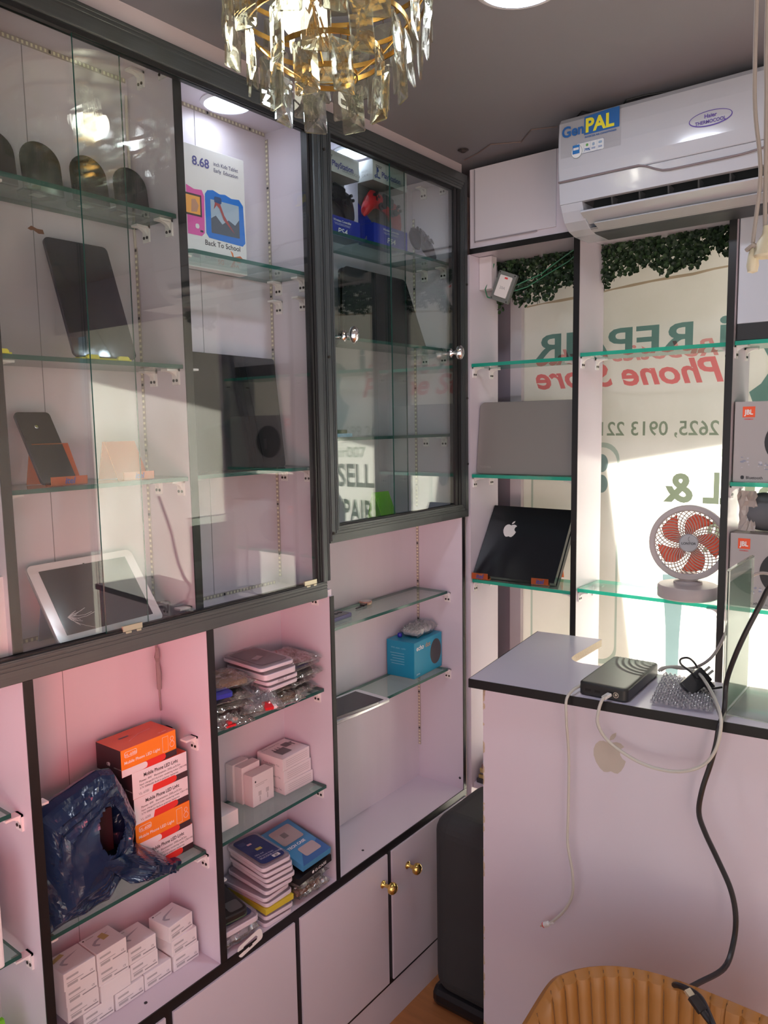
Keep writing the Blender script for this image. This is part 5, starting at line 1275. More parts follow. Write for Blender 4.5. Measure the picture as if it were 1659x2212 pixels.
t = thing('cloth_speaker', 'dark grey cloth-wrapped speaker lying on top of the lower speaker box', 'speaker', fr((-.39, 1.672, -.2300), RW))
mb = MB(False); n = 24; prof = [(.0001, 0), (.030, .003), (.044, .018), (.048, .04), (.048, .30), (.044, .32)]
Tq = Matrix.Translation((.012, .050, .0490)) @ Matrix.Rotation(PI/2, 4, 'Y'); mb.lathe([(a, b) for a, b in prof], 28, M=Tq); mb.build('cloth_body', PB('cloth_grey', (.13, .13, .14), .85, bump=.3, noise_scale=60), t)
mb = MB(False); vs = []; random.seed(9)
for j in range(9):
    for i in range(9):
        u, v = i/8, j/8; vs.append((.006+.042*u+random.uniform(-.004, .004), .006+.006*math.sin(v*5)+random.uniform(-.004, .004), .004+.100*v))
mb.add(vs, [(j*9+i, j*9+i+1, (j+1)*9+i+1, (j+1)*9+i) for j in range(8) for i in range(8)]); mb.build('loose_wrapping', PB('wrap_beige', (.42, .36, .33), .35), t, solid=.0008)
wc = thing('carton', 'large white carton with a black bottom band on the top shelf, right bay', 'box', fr((-.3955, 1.658, .1525), RW))
mb = MB(False); mb.box(0, .25*S, 0, .11*S, .033*S, .2475*S, M=Matrix()); mb.build('box_body', PB('carton_white', (.52, .54, .60), .35), wc, bevel=.0015)
mb = MB(False); mb.box(0, .25*S, 0, .11*S, 0, .033*S, M=Matrix()); mb.build('black_band', PB('band_black', (.02, .02, .022), .4), wc, bevel=.0015)
text(wc, 'ORAIMO', .022, .066, .230*S, ink_dark, bold=.0)
# papers behind the counter
MB().box(-1.001, -.7335, YF+.01, YR, -.947, -.934).build('bottom_board', laminate, rs)
zp = -.9338
for k, (w_, d_, h_p, col, yw_, lab, cat) in enumerate(((.12, .12, .014, (.05, .05, .055), -4, 'dark flat pouch at the bottom of the paper pile behind the counter', 'pouch'), (.115, .11, .011, (.40, .28, .10), 6, 'brown envelope low in the paper pile behind the counter', 'envelope'), (.11, .11, .010, (.15, .15, .17), -8, 'grey folded notebook in the paper pile behind the counter', 'notebook'),
        (.115, .12, .013, (.45, .33, .14), 3, 'tan envelope upper in the paper pile behind the counter', 'envelope'), (.11, .10, .010, (.24, .12, .13), -5, 'maroon booklet in the paper pile behind the counter', 'booklet'), (.10, .10, .010, (.65, .62, .58), 12, 'open white notebook on top of the paper pile behind the counter', 'notebook'), (.07, .08, .006, (.12, .22, .34), 20, 'small blue card topping the paper pile behind the counter', 'card'))):
    o = flatbox({'pouch': 'pouch', 'envelope': 'envelope', 'notebook': 'notebook', 'booklet': 'booklet', 'card': 'card'}[cat], lab, cat, fr((-.9965+.003*k, 1.662+.004*(k % 3), zp), yawx(yw_*.3, RW)), w_, d_, h_p, PB('paper_%d' % k, col, .6), r=.003, bevel=.0008); zp += (h_p+.0004)/S
# electrical isolator hanging at the top left
MB_t = MB(); MB_t.box(-1.001, -.966, 1.690, 1.715, .325, .4025)
tag(MB_t.build('cable_trunking', PB('trunk_white', (.66, .60, .62), .4), bevel=.001), 'short white cable trunking in the top corner of the window shelving', 'trunking')
M = fr((-.972, 1.690, .302), (math.cos(.0), .10, .0)) @ Matrix.Rotation(math.radians(22), 4, 'Y')
sw = thing('isolator_switch', 'grey-framed isolator switch marked 20A hanging askew by its wires', 'switch', M)
mb = MB(False); slab(mb, .060, .086, .016, .004, 0); mb.build('grey_box', PB('switch_grey', (.16, .17, .16), .5), sw, bevel=.0015)
mb = MB(False); slab(mb, .040, .062, .006, .003, y0=-.006, x0=.011, z0=.013); mb.build('rocker_plate', PB('switch_white', (.78, .74, .72), .3), sw, bevel=.001)
text(sw, '20A', .011, .031, .036, ink_grey, align='CENTER', y=-.0061); patch(sw, .028, .038, .066, .071, ink_red, y=-.006)
for a, b in ((.005, .005), (.055, .005), (.005, .081), (.055, .081)):
    mb = MB(False); mb.cyl((a, -.0012, b), (a, .001, b), .0022, n=10); mb.build('screw', screw_dark, sw)
gw = MB()
gw.tube([W(-.965, 1.70, .385), W(-.972, 1.693, .35), W(-.984, 1.69, .325), W(-.978, 1.69, .306), W(-.955, 1.695, .297), W(-.93, 1.70, .300)], .0018, 6)
gw.tube([W(-.94, 1.705, .318), W(-.90, 1.73, .338), W(-.86, 1.735, .350), W(-.80, 1.74, .385), W(-.77, 1.745, .402)], .0018, 6)
gw.tube([W(-.94, 1.705, .310), W(-.89, 1.73, .325), W(-.85, 1.735, .345), W(-.79, 1.74, .372), W(-.75, 1.745, .402)], .0016, 6)
tag(gw.build('green_wire', PB('wire_green', (.01, .16, .07), .4)), 'thin green wires looping from the hanging isolator into the leaves', 'wire')
# leaf mat hanging over the window
random.seed(21); lf = MB(); 
def leafbottom(x): return .278+.072*(1-math.exp(-(x+1.0)*3.2))+.012*math.sin(x*37)+.008*math.sin(x*91+1)
cnt = 0
while cnt < 6200:
    x = random.uniform(-1.0, .22); zb_ = leafbottom(x); z = random.uniform(zb_, .405)
    if z < zb_+.02 and random.random() < .45: continue
    cnt += 1
    y = random.uniform(1.762, 1.794); rr = random.uniform(.0035, .0068)
    n = Vector((random.gauss(0, .5), -1, random.gauss(.2, .5))).normalized(); u = n.orthogonal().normalized(); ang = random.uniform(0, 2*PI); v = n.cross(u)
    uu = u*math.cos(ang)+v*math.sin(ang); vv = n.cross(uu); c0 = Vector((x, y, z))
    pts = [c0-uu*rr, c0-uu*rr*.5+vv*rr*.75, c0+uu*rr*.4+vv*rr*.8, c0+uu*rr, c0+uu*rr*.4-vv*rr*.8, c0-uu*rr*.5-vv*rr*.75]; mid = c0+n*rr*-.25
    lf.add([W(*p) for p in pts]+[W(*mid)], [(k, (k+1) % 6, 6) for k in range(6)], random.choice((0, 0, 1, 2)), False)
o = lf.build('leaf_mat', [PB('leaf_dark', (.020, .045, .018), .5), PB('leaf_mid', (.035, .075, .025), .5), PB('leaf_deep', (.010, .025, .012), .5)])
tag(o, 'mat of artificial boxwood leaves hanging across the top of the shop window', 'artificial leaves'); o['kind'] = 'stuff'
stm = MB(); random.seed(22)
for i in range(90):
    x = random.uniform(-1.0, .2); z = leafbottom(x)+random.uniform(-.004, .03); p = [W(x, 1.776, z+.05)]
    for k in range(3): p.append(p[-1]+Vector((random.uniform(-.012, .012), random.uniform(-.006, .006), -.022)))
    stm.tube(p, .0009, 4)
o = stm.build('leaf_stems', PB('stem_green', (.03, .05, .02), .6)); tag(o, 'thin dark stems at the ragged lower edge of the leaf mat', 'artificial stems'); o['kind'] = 'stuff'
# torn edge of the sheet under the leaves
te = MB(); random.seed(4); xs = [-.93+.045*i for i in range(30)]
up = [(x, .292+.075*(x+.93)+random.uniform(-.0015, .002)) for x in xs]; dn = [(x, z-random.uniform(.002, .007)) for x, z in up]
te.add([W(x*KW, 1.8985, z*KW) for x, z in up]+[W(x*KW, 1.8985, z*KW) for x, z in dn], [(i, i+1, 30+i+1, 30+i) for i in range(29)])
te.build('torn_sheet_edge', film('film_tear', (.62, .52, .42)), win)

# ================================================================ air conditioner
ac = thing('air_conditioner', 'white wall air conditioner with its flap open over the window shelving', 'air conditioner', Matrix.Translation(W(-.35, 1.56, .385)))
acw = PB('ac_white', (.49, .50, .55), .12, coat=.4); acd = PB('ac_dark', (.05, .055, .06), .5)
X0, X1 = -.703, .02
def extr(mb, prof, x0, x1, mat=0, smooth=False, cap=True):
    n = len(prof); mb.add([W(x0, a, b) for a, b in prof]+[W(x1, a, b) for a, b in prof], [(i, n+i, n+(i+1) % n, (i+1) % n) for i in range(n)], mat, smooth)
    o = len(mb.v)-2*n
    if cap: mb.f += [[o+i for i in range(n)], [o+n+i for i in range(n)][::-1]]; mb.m += [mat, mat]; mb.sm += [False, False]
front = [(1.645, .600), (1.516, .600), (1.505, .597), (1.4985, .588), (1.4955, .56), (1.4945, .53), (1.4955, .50), (1.498, .475)]
mb = MB(); extr(mb, front+[(1.645, .475)], X0, X1); mb.build('front_panel', acw, ac, bevel=.003)
mb = MB(); extr(mb, [(1.4995, .4745), (1.504, .4345), (1.512, .4335), (1.60, .475)], X0+.0005, X1-.0005); mb.build('lower_panel', acw, ac, bevel=.001)
endp = [(1.5045, .4340), (1.511, .420), (1.524, .402), (1.545, .389), (1.575, .3835), (1.645, .3835), (1.645, .4340)]
mb = MB(); extr(mb, endp, X0+.002, -.655); mb.build('end_cheek', acw, ac, bevel=.001)
mb = MB(); extr(mb, endp, -.03, X1-.002); mb.build('end_cheek', acw, ac, bevel=.001)
mb = MB(); extr(mb, [(1.56, .4335), (1.60, .41), (1.55, .389), (1.575, .3835), (1.645, .3835), (1.645, .4745), (1.575, .4745)], -.655, -.03); mb.build('outlet_recess', acd, ac)
mb = MB(); extr(mb, [(1.548, .3905), (1.556, .3865), (1.580, .384), (1.580, .388)], -.655, -.03); mb.build('bottom_lip', PB('ac_grey', (.42, .42, .44), .35), ac)
mb = MB(); extr(mb, [(1.502, .4125), (1.5045, .4165), (1.545, .4005), (1.5435, .3970)], -.658, -.026); mb.build('outlet_flap', PB('ac_flap', (.50, .50, .54), .25), ac, bevel=.001)
mb = MB(); extr(mb, [(1.528, .3935), (1.531, .3965), (1.556, .3900), (1.554, .3870)], -.640, -.04); mb.build('lower_flap', PB('ac_grey', (.42, .42, .44), .35), ac, bevel=.001)
for x_ in [-.61+.055*k for k in range(11)]:
    mb = MB(); q = [(1.53, .441), (1.575, .441), (1.58, .415), (1.56, .400), (1.545, .42)]
    mb.add([W(x_+(.004 if i < 2 else 0), a, b) for i, (a, b) in enumerate(q)]+[W(x_+.0022+(.004 if i < 2 else 0), a, b) for i, (a, b) in enumerate(q)], [(0,1,2,3,4), (9,8,7,6,5)]+[(i, 5+i, 5+(i+1) % 5, (i+1) % 5) for i in range(5)]); mb.build('outlet_vane', PB('ac_vane', (.16, .16, .17), .5), ac)
# grey wave line along the panel
wl = MB(); pts = []
for i in range(50):
    u = i/49; x = X0+.001+(X1-X0-.002)*u
    k_ = .4775
    if x < -.545: z = k_
    elif x < -.485: z = k_-.019*(.5-.5*math.cos(PI*(x+.545)/.06))
    elif x < -.37: z = k_-.019
    elif x < -.22: z = k_-.019+.018*(.5-.5*math.cos(PI*(x+.37)/.15))
    else: z = k_-.002
    pts.append(W(x, 1.4945+max(0, (.50-z))*.08, z-.001))
wl.tube(pts, .0022, 6); wl.build('trim_line', PB('ac_line', (.20, .16, .17), .4), ac)
def on_ac(body, size, x, z, mat, **k): return text(ac, body, size, 0, 0, mat, M=MW[ac.name].inverted() @ Matrix.Translation(W(x, 1.4938, z)), **k)
gen_b = PB('print_ac_blue', (.03, .14, .42), .35); gen_y = PB('print_ac_yellow', (.85, .78, .05), .35)
def acpatch(x0, x1, z0, z1, mat, lift=0, r=0, name='printed_patch'):
    pts = rrect((x1-x0), (z1-z0), r, 4, x0, z0) if r else [(x0, z0), (x1, z0), (x1, z1), (x0, z1)]
    mb = MB(); mb.add([W(a, 1.4940-lift, b) for a, b in pts], [tuple(range(len(pts)))]); return mb.build(name, mat, ac)
stk_w = PB('sticker_base', (.72, .74, .76), .3)
acpatch(-.697, -.574, .520, .5935, clear('sticker_clear', (.96, .96, .96), .06), -.0002)
on_ac('Gen', .034, -.6945, .5590, gen_b, bold=.03, sx=.98)
mb = MB(); mb.add([W(a, 1.4937, b) for a, b in ((-.6475, .5545), (-.5775, .5545), (-.5775, .5915), (-.600, .5915), (-.6475, .5880))], [(0, 1, 2, 3, 4)]); mb.build('printed_patch', gen_b, ac)
text(ac, 'PAL', .043, 0, 0, gen_y, bold=.035, sx=.98, M=MW[ac.name].inverted() @ Matrix.Translation(W(-.6455, 1.4933, .5590)))
on_ac('INVERTER AIR CONDITIONER', .0058, -.646, .5485, gen_b, bold=.02)
acpatch(-.664, -.607, .521, .541, stk_w, .0002, .004)
for q in ((-.6640, -.6638, .521, .541), (-.6480, -.6478, .521, .541), (-.6345, -.6343, .521, .541), (-.6210, -.6208, .521, .541)): acpatch(*q, gen_b, .0005)
acpatch(-.607-.0003, -.607, .524, .541, gen_b, .0005); acpatch(-.664, -.607, .5408, .5411, gen_b, .0005); acpatch(-.664, -.612, .5209, .5212, gen_b, .0005)
mb = MB(); n = 30; mb.add([W(-.6625+.0115*math.cos(2*PI*k/n), 1.4934, .527+.0125*math.sin(2*PI*k/n)) for k in range(n)], [tuple(range(n))]); mb.build('printed_disc', PB('ink_green_dark', (.05, .16, .12), .4), ac)
mb = MB(); mb.add([W(-.6625+.0110*math.cos(2*PI*k/n), 1.4932, .527+.0120*math.sin(2*PI*k/n)) for k in range(n)], [tuple(range(n))]); mb.build('printed_disc', stk_w, ac)
acpatch(-.671, -.6565, .523, .5395, PB('print_ac_mid_blue', (.03, .18, .50), .4), .001); acpatch(-.6695, -.658, .530, .5345, stk_w, .0012)
text(ac, '79%', .0085, 0, 0, gen_b, bold=.03, M=MW[ac.name].inverted() @ Matrix.Translation(W(-.6465, 1.4932, .524)))
acpatch(-.6435, -.6385, .5325, .5375, PB('ink_leaf', (.12, .35, .10), .4), .0012, .002); acpatch(-.6305, -.6255, .531, .537, PB('ink_steel_blue', (.30, .42, .58), .4), .0012, .002); acpatch(-.6180, -.6105, .5325, .537, PB('ink_steel_blue', (.30, .42, .58), .4), .0012, .002)
for x_ in (-.632, -.6185): acpatch(x_, x_+.008, .5275, .5283, gen_b, .0012); acpatch(x_, x_+.008, .5255, .5263, gen_b, .0012)
mb = MB(); ring_pts = [(-.412+.037*math.cos(2*PI*k/40), -.008+.5375+.0135*math.sin(2*PI*k/40)) for k in range(40)]; inn = [(-.412+.0355*math.cos(2*PI*k/40), -.008+.538+.0118*math.sin(2*PI*k/40)) for k in range(40)]
mb.add([W(a, 1.4938, b) for a, b in ring_pts]+[W(a, 1.4938, b) for a, b in inn], [(i, (i+1) % 40, 40+(i+1) % 40, 40+i) for i in range(40)]); mb.build('printed_oval', PB('ink_purple', (.08, .03, .30), .4), ac)
on_ac('Haier', .0115, -.412, .5310, PB('ink_purple', (.08, .03, .30), .4), align='CENTER', bold=.02); on_ac('THERMOCOOL', .0105, -.412, .5215, PB('ink_purple', (.08, .03, .30), .4), align='CENTER', bold=.02, sx=.88)
cb_ = MB(); cb_.tube([W(-.700, 1.60, .598), W(-.69, 1.54, .606), W(-.665, 1.52, .610), W(-.635, 1.54, .603)], .0022, 6)
cb2 = MB(); cb2.tube([W(-.59, 1.53, .600), W(-.575, 1.52, .6085), W(-.54, 1.53, .612), W(-.48, 1.55, .612), W(-.40, 1.60, .606)], .0022, 6)
tag(cb_.build('ceiling_cable', rubber), 'short black cable arching over the left end of the air conditioner', 'cable')
tag(cb2.build('ceiling_cable', rubber), 'longer black cable running above the middle of the air conditioner', 'cable')
cr_ = MB(); cr_.tube([W(-1.0, 1.62, .613), W(-.95, 1.60, .6135), W(-.90, 1.57, .6137), W(-.84, 1.60, .6135), W(-.79, 1.55, .6135), W(-.74, 1.57, .6137)], .0016, 5)
tag(cr_.build('thin_wire', PB('wire_dusty', (.22, .16, .15), .6)), 'thin dusty wire trailing across the ceiling beside the wall cupboard', 'wire')
ph_ = MB(); random.seed(8); ph_.lathe([(.0001, .612*0), (.006, 0), (.010, .004), (.016, .006)], 9, M=Matrix.Translation(W(-.965, 1.56, .615)-Vector((0, 0, .008))), smooth=False)
tag(ph_.build('wire_stub', PB('stub_dark', (.05, .04, .04), .6)), 'dark wire stub poking from the ceiling near the corner', 'stub')

# ================================================================ ceiling light and chandelier
dl = downlight('ceiling_light', -.551, 1.045, .6148, .060*S, 'round white ceiling light glowing at the top edge of the picture', 5.0)
CX, CY = -.722, .828
ch = thing('chandelier', 'gold chandelier with tiers of long crystal prisms and one lit bulb', 'chandelier', Matrix.Translation(W(CX, CY, .615)))
gold = PB('gold_ring', (.62, .37, .11), .22, metal=1)
cry0 = nodes('crystal'); cm, nt, out = cry0
g_ = nt.nodes.new('ShaderNodeBsdfGlass'); g_.inputs['IOR'].default_value = 1.42; g_.inputs['Color'].default_value = (.99, 1, .95, 1)
t_g = nt.nodes.new('ShaderNodeBsdfTransparent'); t_g.inputs[0].default_value = (.96, .97, .92, 1); m_g = nt.nodes.new('ShaderNodeMixShader'); m_g.inputs[0].default_value = .35
nt.links.new(g_.outputs[0], m_g.inputs[1]); nt.links.new(t_g.outputs[0], m_g.inputs[2]); nt.links.new(m_g.outputs[0], out.inputs[0]); cry = cm
mb = MB(False); mb.lathe([(.165, 0), (.165, -.008), (.160, -.010), (.0001, -.010)], 48); mb.build('ceiling_plate', PB('steel_plate', (.55, .56, .48), .25, metal=.8), ch)
tiers = [(.0375, .466, 0, 0, 0), (.073, .490, 8, .064, .3), (.108, .524, 12, .064, .1), (.132, .560, 14, .066, .25), (.138, .597, 15, .062, 0)]
for r_, z_, n, L, ph0 in tiers:
    R1 = r_*S; zz = (z_-.615)*S
    mb = MB(False); mb.lathe([(R1-.0012, -.004), (R1+.0012, -.004), (R1+.0012, .004), (R1-.0012, .004), (R1-.0012, -.004)], 48, M=Matrix.Translation((0, 0, zz)), close=False); mb.build('ring', gold, ch)
for k in range(4):
    a = PI/2*k+.5; mb = MB(False); pts = [Vector((R_u*S*math.cos(a), R_u*S*math.sin(a), (z_-.615)*S)) for R_u, z_, *_ in tiers]
    mb.tube(pts, .0018, 6); mb.build('ring_strut', gold, ch)
random.seed(33)
def crystal_mesh(w, h, t):
    """pillow-cut prism: bevelled rim and crossed facets front and back"""
    vs = []; o = [(-w*.42, h*.5), (w*.42, h*.5), (w*.5, h*.46), (w*.5, -h*.47), (w*.44, -h*.5), (-w*.44, -h*.5), (-w*.5, -h*.47), (-w*.5, h*.46)]
    n = len(o); vs += [(a, -t*.16, b) for a, b in o]+[(a, t*.16, b) for a, b in o]
    fs = [(i, (i+1) % n, n+(i+1) % n, n+i) for i in range(n)]
    for s_, base in ((-1, 0), (1, n)):
        q = [(0, s_*t*.5, h*.30), (w*.16, s_*t*.5, h*.10), (0, s_*t*.5, -.02*h), (-w*.16, s_*t*.5, h*.10), (0, s_*t*.5, -h*.26), (w*.18, s_*t*.48, -h*.14), (-w*.18, s_*t*.48, -h*.14)]
        st = len(vs); vs += q
        T_ = [(0, 1, st+0), (1, 2, st+0), (2, st+1, st+0), (2, st+5, st+1), (2, 3, st+5), (3, 4, st+4), (3, st+4, st+5), (4, 5, st+4), (5, 6, st+4), (6, st+6, st+4), (6, 7, st+6), (7, st+3, st+6), (7, st+0, st+3), (7, 0, st+0), (st+0, st+1, st+3), (st+1, st+2, st+3), (st+1, st+5, st+2), (st+5, st+4, st+2), (st+2, st+4, st+6), (st+2, st+6, st+3)]
        for f_ in T_:
            g = tuple((v+base if v < n else v) for v in f_); fs.append(g if s_ > 0 else g[::-1])
    return vs, fs
def crystal(w, h, t, M):
    if ('c', w, h) not in FONT_BUF:
        vs, fs = crystal_mesh(w, h, t); me = bpy.data.meshes.new('crystal'); me.from_pydata(vs, [], fs); me.materials.append(cry); me.update(); FONT_BUF[('c', w, h)] = me
    o = bpy.data.objects.new('crystal', FONT_BUF[('c', w, h)]); C.objects.link(o); o.parent = ch; o.matrix_local = M; return o
hook_me = [None]
for r_, z_, n, L, ph0 in tiers[1:]:
    for k in range(n):
        a = 2*PI*(k+ph0+random.uniform(-.10, .10))/n; R1 = r_*S; h = L*S; w = .040 if n < 13 else .038
        T = Matrix.Translation((R1*math.cos(a), R1*math.sin(a), (z_-.615)*S-.011-h/2)) @ Matrix.Rotation(a+PI/2+random.uniform(-.45, .45), 4, 'Z') @ Matrix.Rotation(random.uniform(-.10, .10), 4, 'X') @ Matrix.Rotation(random.uniform(-.06, .06), 4, 'Y')
        co = crystal(w, h, .012, T)
        if hook_me[0] is None:
            mb = MB(False); mb.tube([(0, 0, 0), (.0012, 0, .004), (0, 0, .008), (0, 0, .013)], .0008, 4); ho = mb.build('hook_wire', PB('hook_brown', (.15, .07, .03), .5), None); hook_me[0] = ho.data
        else: ho = bpy.data.objects.new('hook_wire', hook_me[0]); C.objects.link(ho)
        ho.parent = co; ho.location = (0, 0, h/2)
for rr, aa, zz, sz in ((.055, -1.9, .560, .066), (.05, -1.0, .565, .060), (.045, 2.4, .55, .06)):      # long inner drops on the near side
    crystal(.030, .0781, .010, Matrix.Translation((rr*S*math.cos(aa), rr*S*math.sin(aa), (zz-.615)*S-.05)) @ Matrix.Rotation(aa+1.2, 4, 'Z'))
bd = Vector((-.018, -.030, -.083)); ax = Vector((-.80, -.25, -.45)).normalized(); Rb = ax.to_track_quat('Z', 'Y').to_matrix().to_4x4(); Tb = Matrix.Translation(bd) @ Rb
mb = MB(False); mb.lathe([(.0001, -.045), (.013, -.045), (.014, -.012), (.017, -.010), (.017, 0), (.0001, 0)], 20, M=Tb); mb.build('lamp_holder', PB('holder_terracotta', (.45, .22, .18), .5), ch)
mb = MB(False); mb.lathe([(.012, 0), (.014, .006), (.021, .016), (.024, .028), (.021, .038), (.012, .046), (.0001, .048)], 24, M=Tb); mb.build('bulb', PB('bulb_glow', (1, 1, .9), .4, emit=(1.0, .98, .88), estr=9), ch)
lamp('chandelier_bulb', 'POINT', Matrix.Translation(W(CX, CY, .615)) @ Tb @ Vector((0, 0, .10)), .9, (1.0, .96, .82), .03)
# hanging pull cords with lampholders
for lab, pts, ex in (('beige cord ending in a knotted plug, left of the two hanging at the right edge', [(-.207, .615), (-.2065, .45), (-.205, .33), (-.198, .27), (-.197, .24), (-.2015, .185), (-.201, .168)], 0), ('beige cord ending in a bell lampholder at the right edge', [(-.196, .615), (-.196, .40), (-.194, .33), (-.192, .26), (-.1905, .20), (-.188, .19)], 1)):
    t = thing('hanging_cord', lab, 'cord', Matrix.Translation(W(pts[-1][0], .9, pts[-1][1])))
    mb = MB(); mb.tube(smooth_path([W(x, .9, z) for x, z in pts]), .0026, 8); mb.build('cord', PB('cord_beige', (.34, .30, .27), .7), t)
    cream = PB('plug_cream', (.62, .57, .42), .4)
    mb = MB(False)
    if ex == 0: mb.lathe([(.0001, -.020), (.006, -.018), (.0075, -.010), (.006, .003), (.004, .010), (.0001, .014)], 16); mb.build('knotted_plug', cream, t); k_ = MB(False); k_.tube([(-.008, 0, .010), (0, -.005, .015), (.009, 0, .010), (.014, .003, .005)], .0032, 7); k_.build('knot', PB('cord_beige', (.34, .30, .27), .7), t)
    else: mb.lathe([(.005, .010), (.006, 0), (.012, -.010), (.0155, -.026), (.014, -.029), (.0001, -.028)], 20); mb.build('bell_holder', cream, t)

# ================================================================ on the counter
M = fr((-.551, 1.276, -.4897), (1, .03, 0))
pb = thing('power_bank', 'black router power bank with ripple ridges on the counter, cables plugged in', 'power bank', M)
pw, pd, phh = .088*S, .185*S, .024*S
pk = PB('pb_black', (.022, .022, .022), .38); 
mb = MB(False); mb.prism(rrect(pw, pd, .012, 6), 0, phh, M=Matrix(), smooth=True); mb.build('case', pk, pb, bevel=.004, seg=3)
mb = MB(False); vs = []; n = 64; mx_ = 34
x0_, x1_, y0_, y1_ = .006, pw-.006, .008, pd-.008
for j in range(n+1):
    for i in range(mx_+1):
        x = x0_+(x1_-x0_)*i/mx_; y = y0_+(y1_-y0_)*j/n; dd = math.hypot((x-pw*.95)*1.0, (y-pd*1.0)*.75)
        z = phh+.0004+(.0018*max(0, math.sin(dd*2*PI/.0135)) if .018 < dd < .095 else 0)
        vs.append((x, y, z))
mb.add(vs, [(j*(mx_+1)+i, j*(mx_+1)+i+1, (j+1)*(mx_+1)+i+1, (j+1)*(mx_+1)+i) for j in range(n) for i in range(mx_)], 0, True); mb.build('ridged_lid', PB('pb_lid', (.05, .048, .045), .30), pb)
mb = MB(False); mb.lathe([(.0065, 0), (.0065, .0018), (.0045, .0018), (.0045, 0)], 20, M=Matrix.Translation((pw*.78, -.0001, phh*.48)) @ Matrix.Rotation(PI/2, 4, 'X'), close=False); mb.lathe([(.0028, 0), (.0028, .0016), (.0001, .0018)], 14, M=Matrix.Translation((pw*.78, -.0001, phh*.48)) @ Matrix.Rotation(PI/2, 4, 'X')); mb.build('power_jack', PB('jack_steel', (.6, .58, .5), .25, metal=.9), pb)
for a in (.14, .34): patch(pb, pw*a, pw*(a+.12), phh*.38, phh*.56, PB('port_black', (.004, .004, .004), .5), name='usb_port')
wc_m = PB('cable_white', (.55, .52, .46), .45); bc_m = PB('cable_black', (.02, .017, .018), .4); gc_m = PB('cable_grey_beige', (.40, .34, .31), .5)
def cable(name, lab, pts, r, mat, group=None):
    t = thing(name, lab, 'cable', Matrix.Translation(W(*pts[0])), group)
    mb = MB(); mb.tube(smooth_path([W(*p) for p in pts]), r, 8); mb.build('cord', mat, t); return t
t = cable('charging_cable', 'white charging cable hanging down the counter front to its small plug', [(-.552, 1.300, -.478), (-.556, 1.262, -.480), (-.558, 1.240, -.492), (-.5555, 1.236, -.530), (-.5535, 1.243, -.60), (-.5535, 1.243, -.70), (-.5540, 1.243, -.76), (-.544, 1.243, -.815), (-.5445, 1.243, -.860), (-.562, 1.242, -.898), (-.586, 1.240, -.928)], .0032, wc_m)
Tm = MW[t.name].inverted() @ Matrix.Translation(W(-.586, 1.240, -.928)) @ Vector((-.030, 0, -.020)).normalized().to_track_quat('Z', 'Y').to_matrix().to_4x4()
mb = MB(False); mb.lathe([(.0001, -.012), (.0030, -.011), (.0034, .002), (.0060, .004), (.0066, .010), (.0062, .0165), (.0001, .0165)], 14, M=Tm); mb.build('plug_grip', PB('plug_white', (.75, .73, .70), .3), t)
mb = MB(False); mb.lathe([(.0001, .0165), (.0062, .0165), (.0062, .019), (.0001, .019)], 14, M=Tm); mb.build('red_collar', ink_red, t)
mb = MB(False); mb.box(-.0036, .0036, -.0012, .0012, .019, .027, M=Tm); mb.build('connector', PB('connector_gold', (.75, .62, .42), .3, metal=.6), t)
t = cable('usb_cable', 'pale cable looping from the power bank down over the counter front', [(-.493, 1.262, -.478), (-.4965, 1.252, -.481), (-.500, 1.244, -.500), (-.4985, 1.240, -.525), (-.480, 1.245, -.552), (-.440, 1.249, -.5730), (-.400, 1.250, -.580), (-.360, 1.252, -.575), (-.328, 1.256, -.557), (-.311, 1.258, -.530), (-.305, 1.262, -.500), (-.308, 1.275, -.478), (-.325, 1.31, -.465), (-.352, 1.36, -.457), (-.378, 1.40, -.452), (-.402, 1.43, -.458), (-.430, 1.447, -.462), (-.457, 1.45, -.470), (-.463, 1.445, -.476)], .0034, wc_m)
Tm = MW[t.name].inverted() @ Matrix.Translation(W(-.4925, 1.270, -.4775)) @ Vector((-.3, -1, -.2)).normalized().to_track_quat('Z', 'Y').to_matrix().to_4x4()
mb = MB(False); mb.box(-.0055, .0055, -.0035, .0035, -.004, .018, M=Tm); mb.build('plug_grip', PB('plug_white', (.75, .73, .70), .3), t, bevel=.0015)
cable('power_lead', 'beige lead curving from the power bank up beside the right divider', [(-.463, 1.455, -.478), (-.450, 1.462, -.470), (-.425, 1.46, -.468), (-.40, 1.465, -.462), (-.375, 1.475, -.440), (-.358, 1.49, -.40), (-.350, 1.50, -.355), (-.342, 1.51, -.315), (-.315, 1.525, -.285), (-.28, 1.53, -.288), (-.24, 1.53, -.315)], .0035, gc_m)
t = cable('adapter_lead', 'thick black lead running over the counter front to the chair', [(-.205, 1.31, -.190), (-.247, 1.305, -.257), (-.262, 1.305, -.292), (-.285, 1.30, -.350), (-.302, 1.305, -.400), (-.312, 1.32, -.435), (-.3110, 1.312, -.462), (-.3105, 1.305, -.480), (-.3095, 1.292, -.484), (-.3085, 1.268, -.492), (-.311, 1.264, -.520), (-.318, 1.262, -.555), (-.3285, 1.258, -.600), (-.3325, 1.258, -.640), (-.3215, 1.256, -.670), (-.300, 1.255, -.710), (-.278, 1.250, -.750), (-.268, 1.245, -.79), (-.268, 1.235, -.83), (-.272, 1.20, -.852), (-.292, 1.14, -.848), (-.306, 1.10, -.842), (-.3155, 1.085, -.831), (-.302, 1.072, -.816), (-.272, 1.060, -.811), (-.246, 1.025, -.812), (-.232, 1.005, -.820)], .0052, bc_m)
Tm = MW[t.name].inverted() @ Matrix.Translation(W(-.259, 1.030, -.808)) @ Vector((-.045, .022, .024)).normalized().to_track_quat('Z', 'Y').to_matrix().to_4x4()
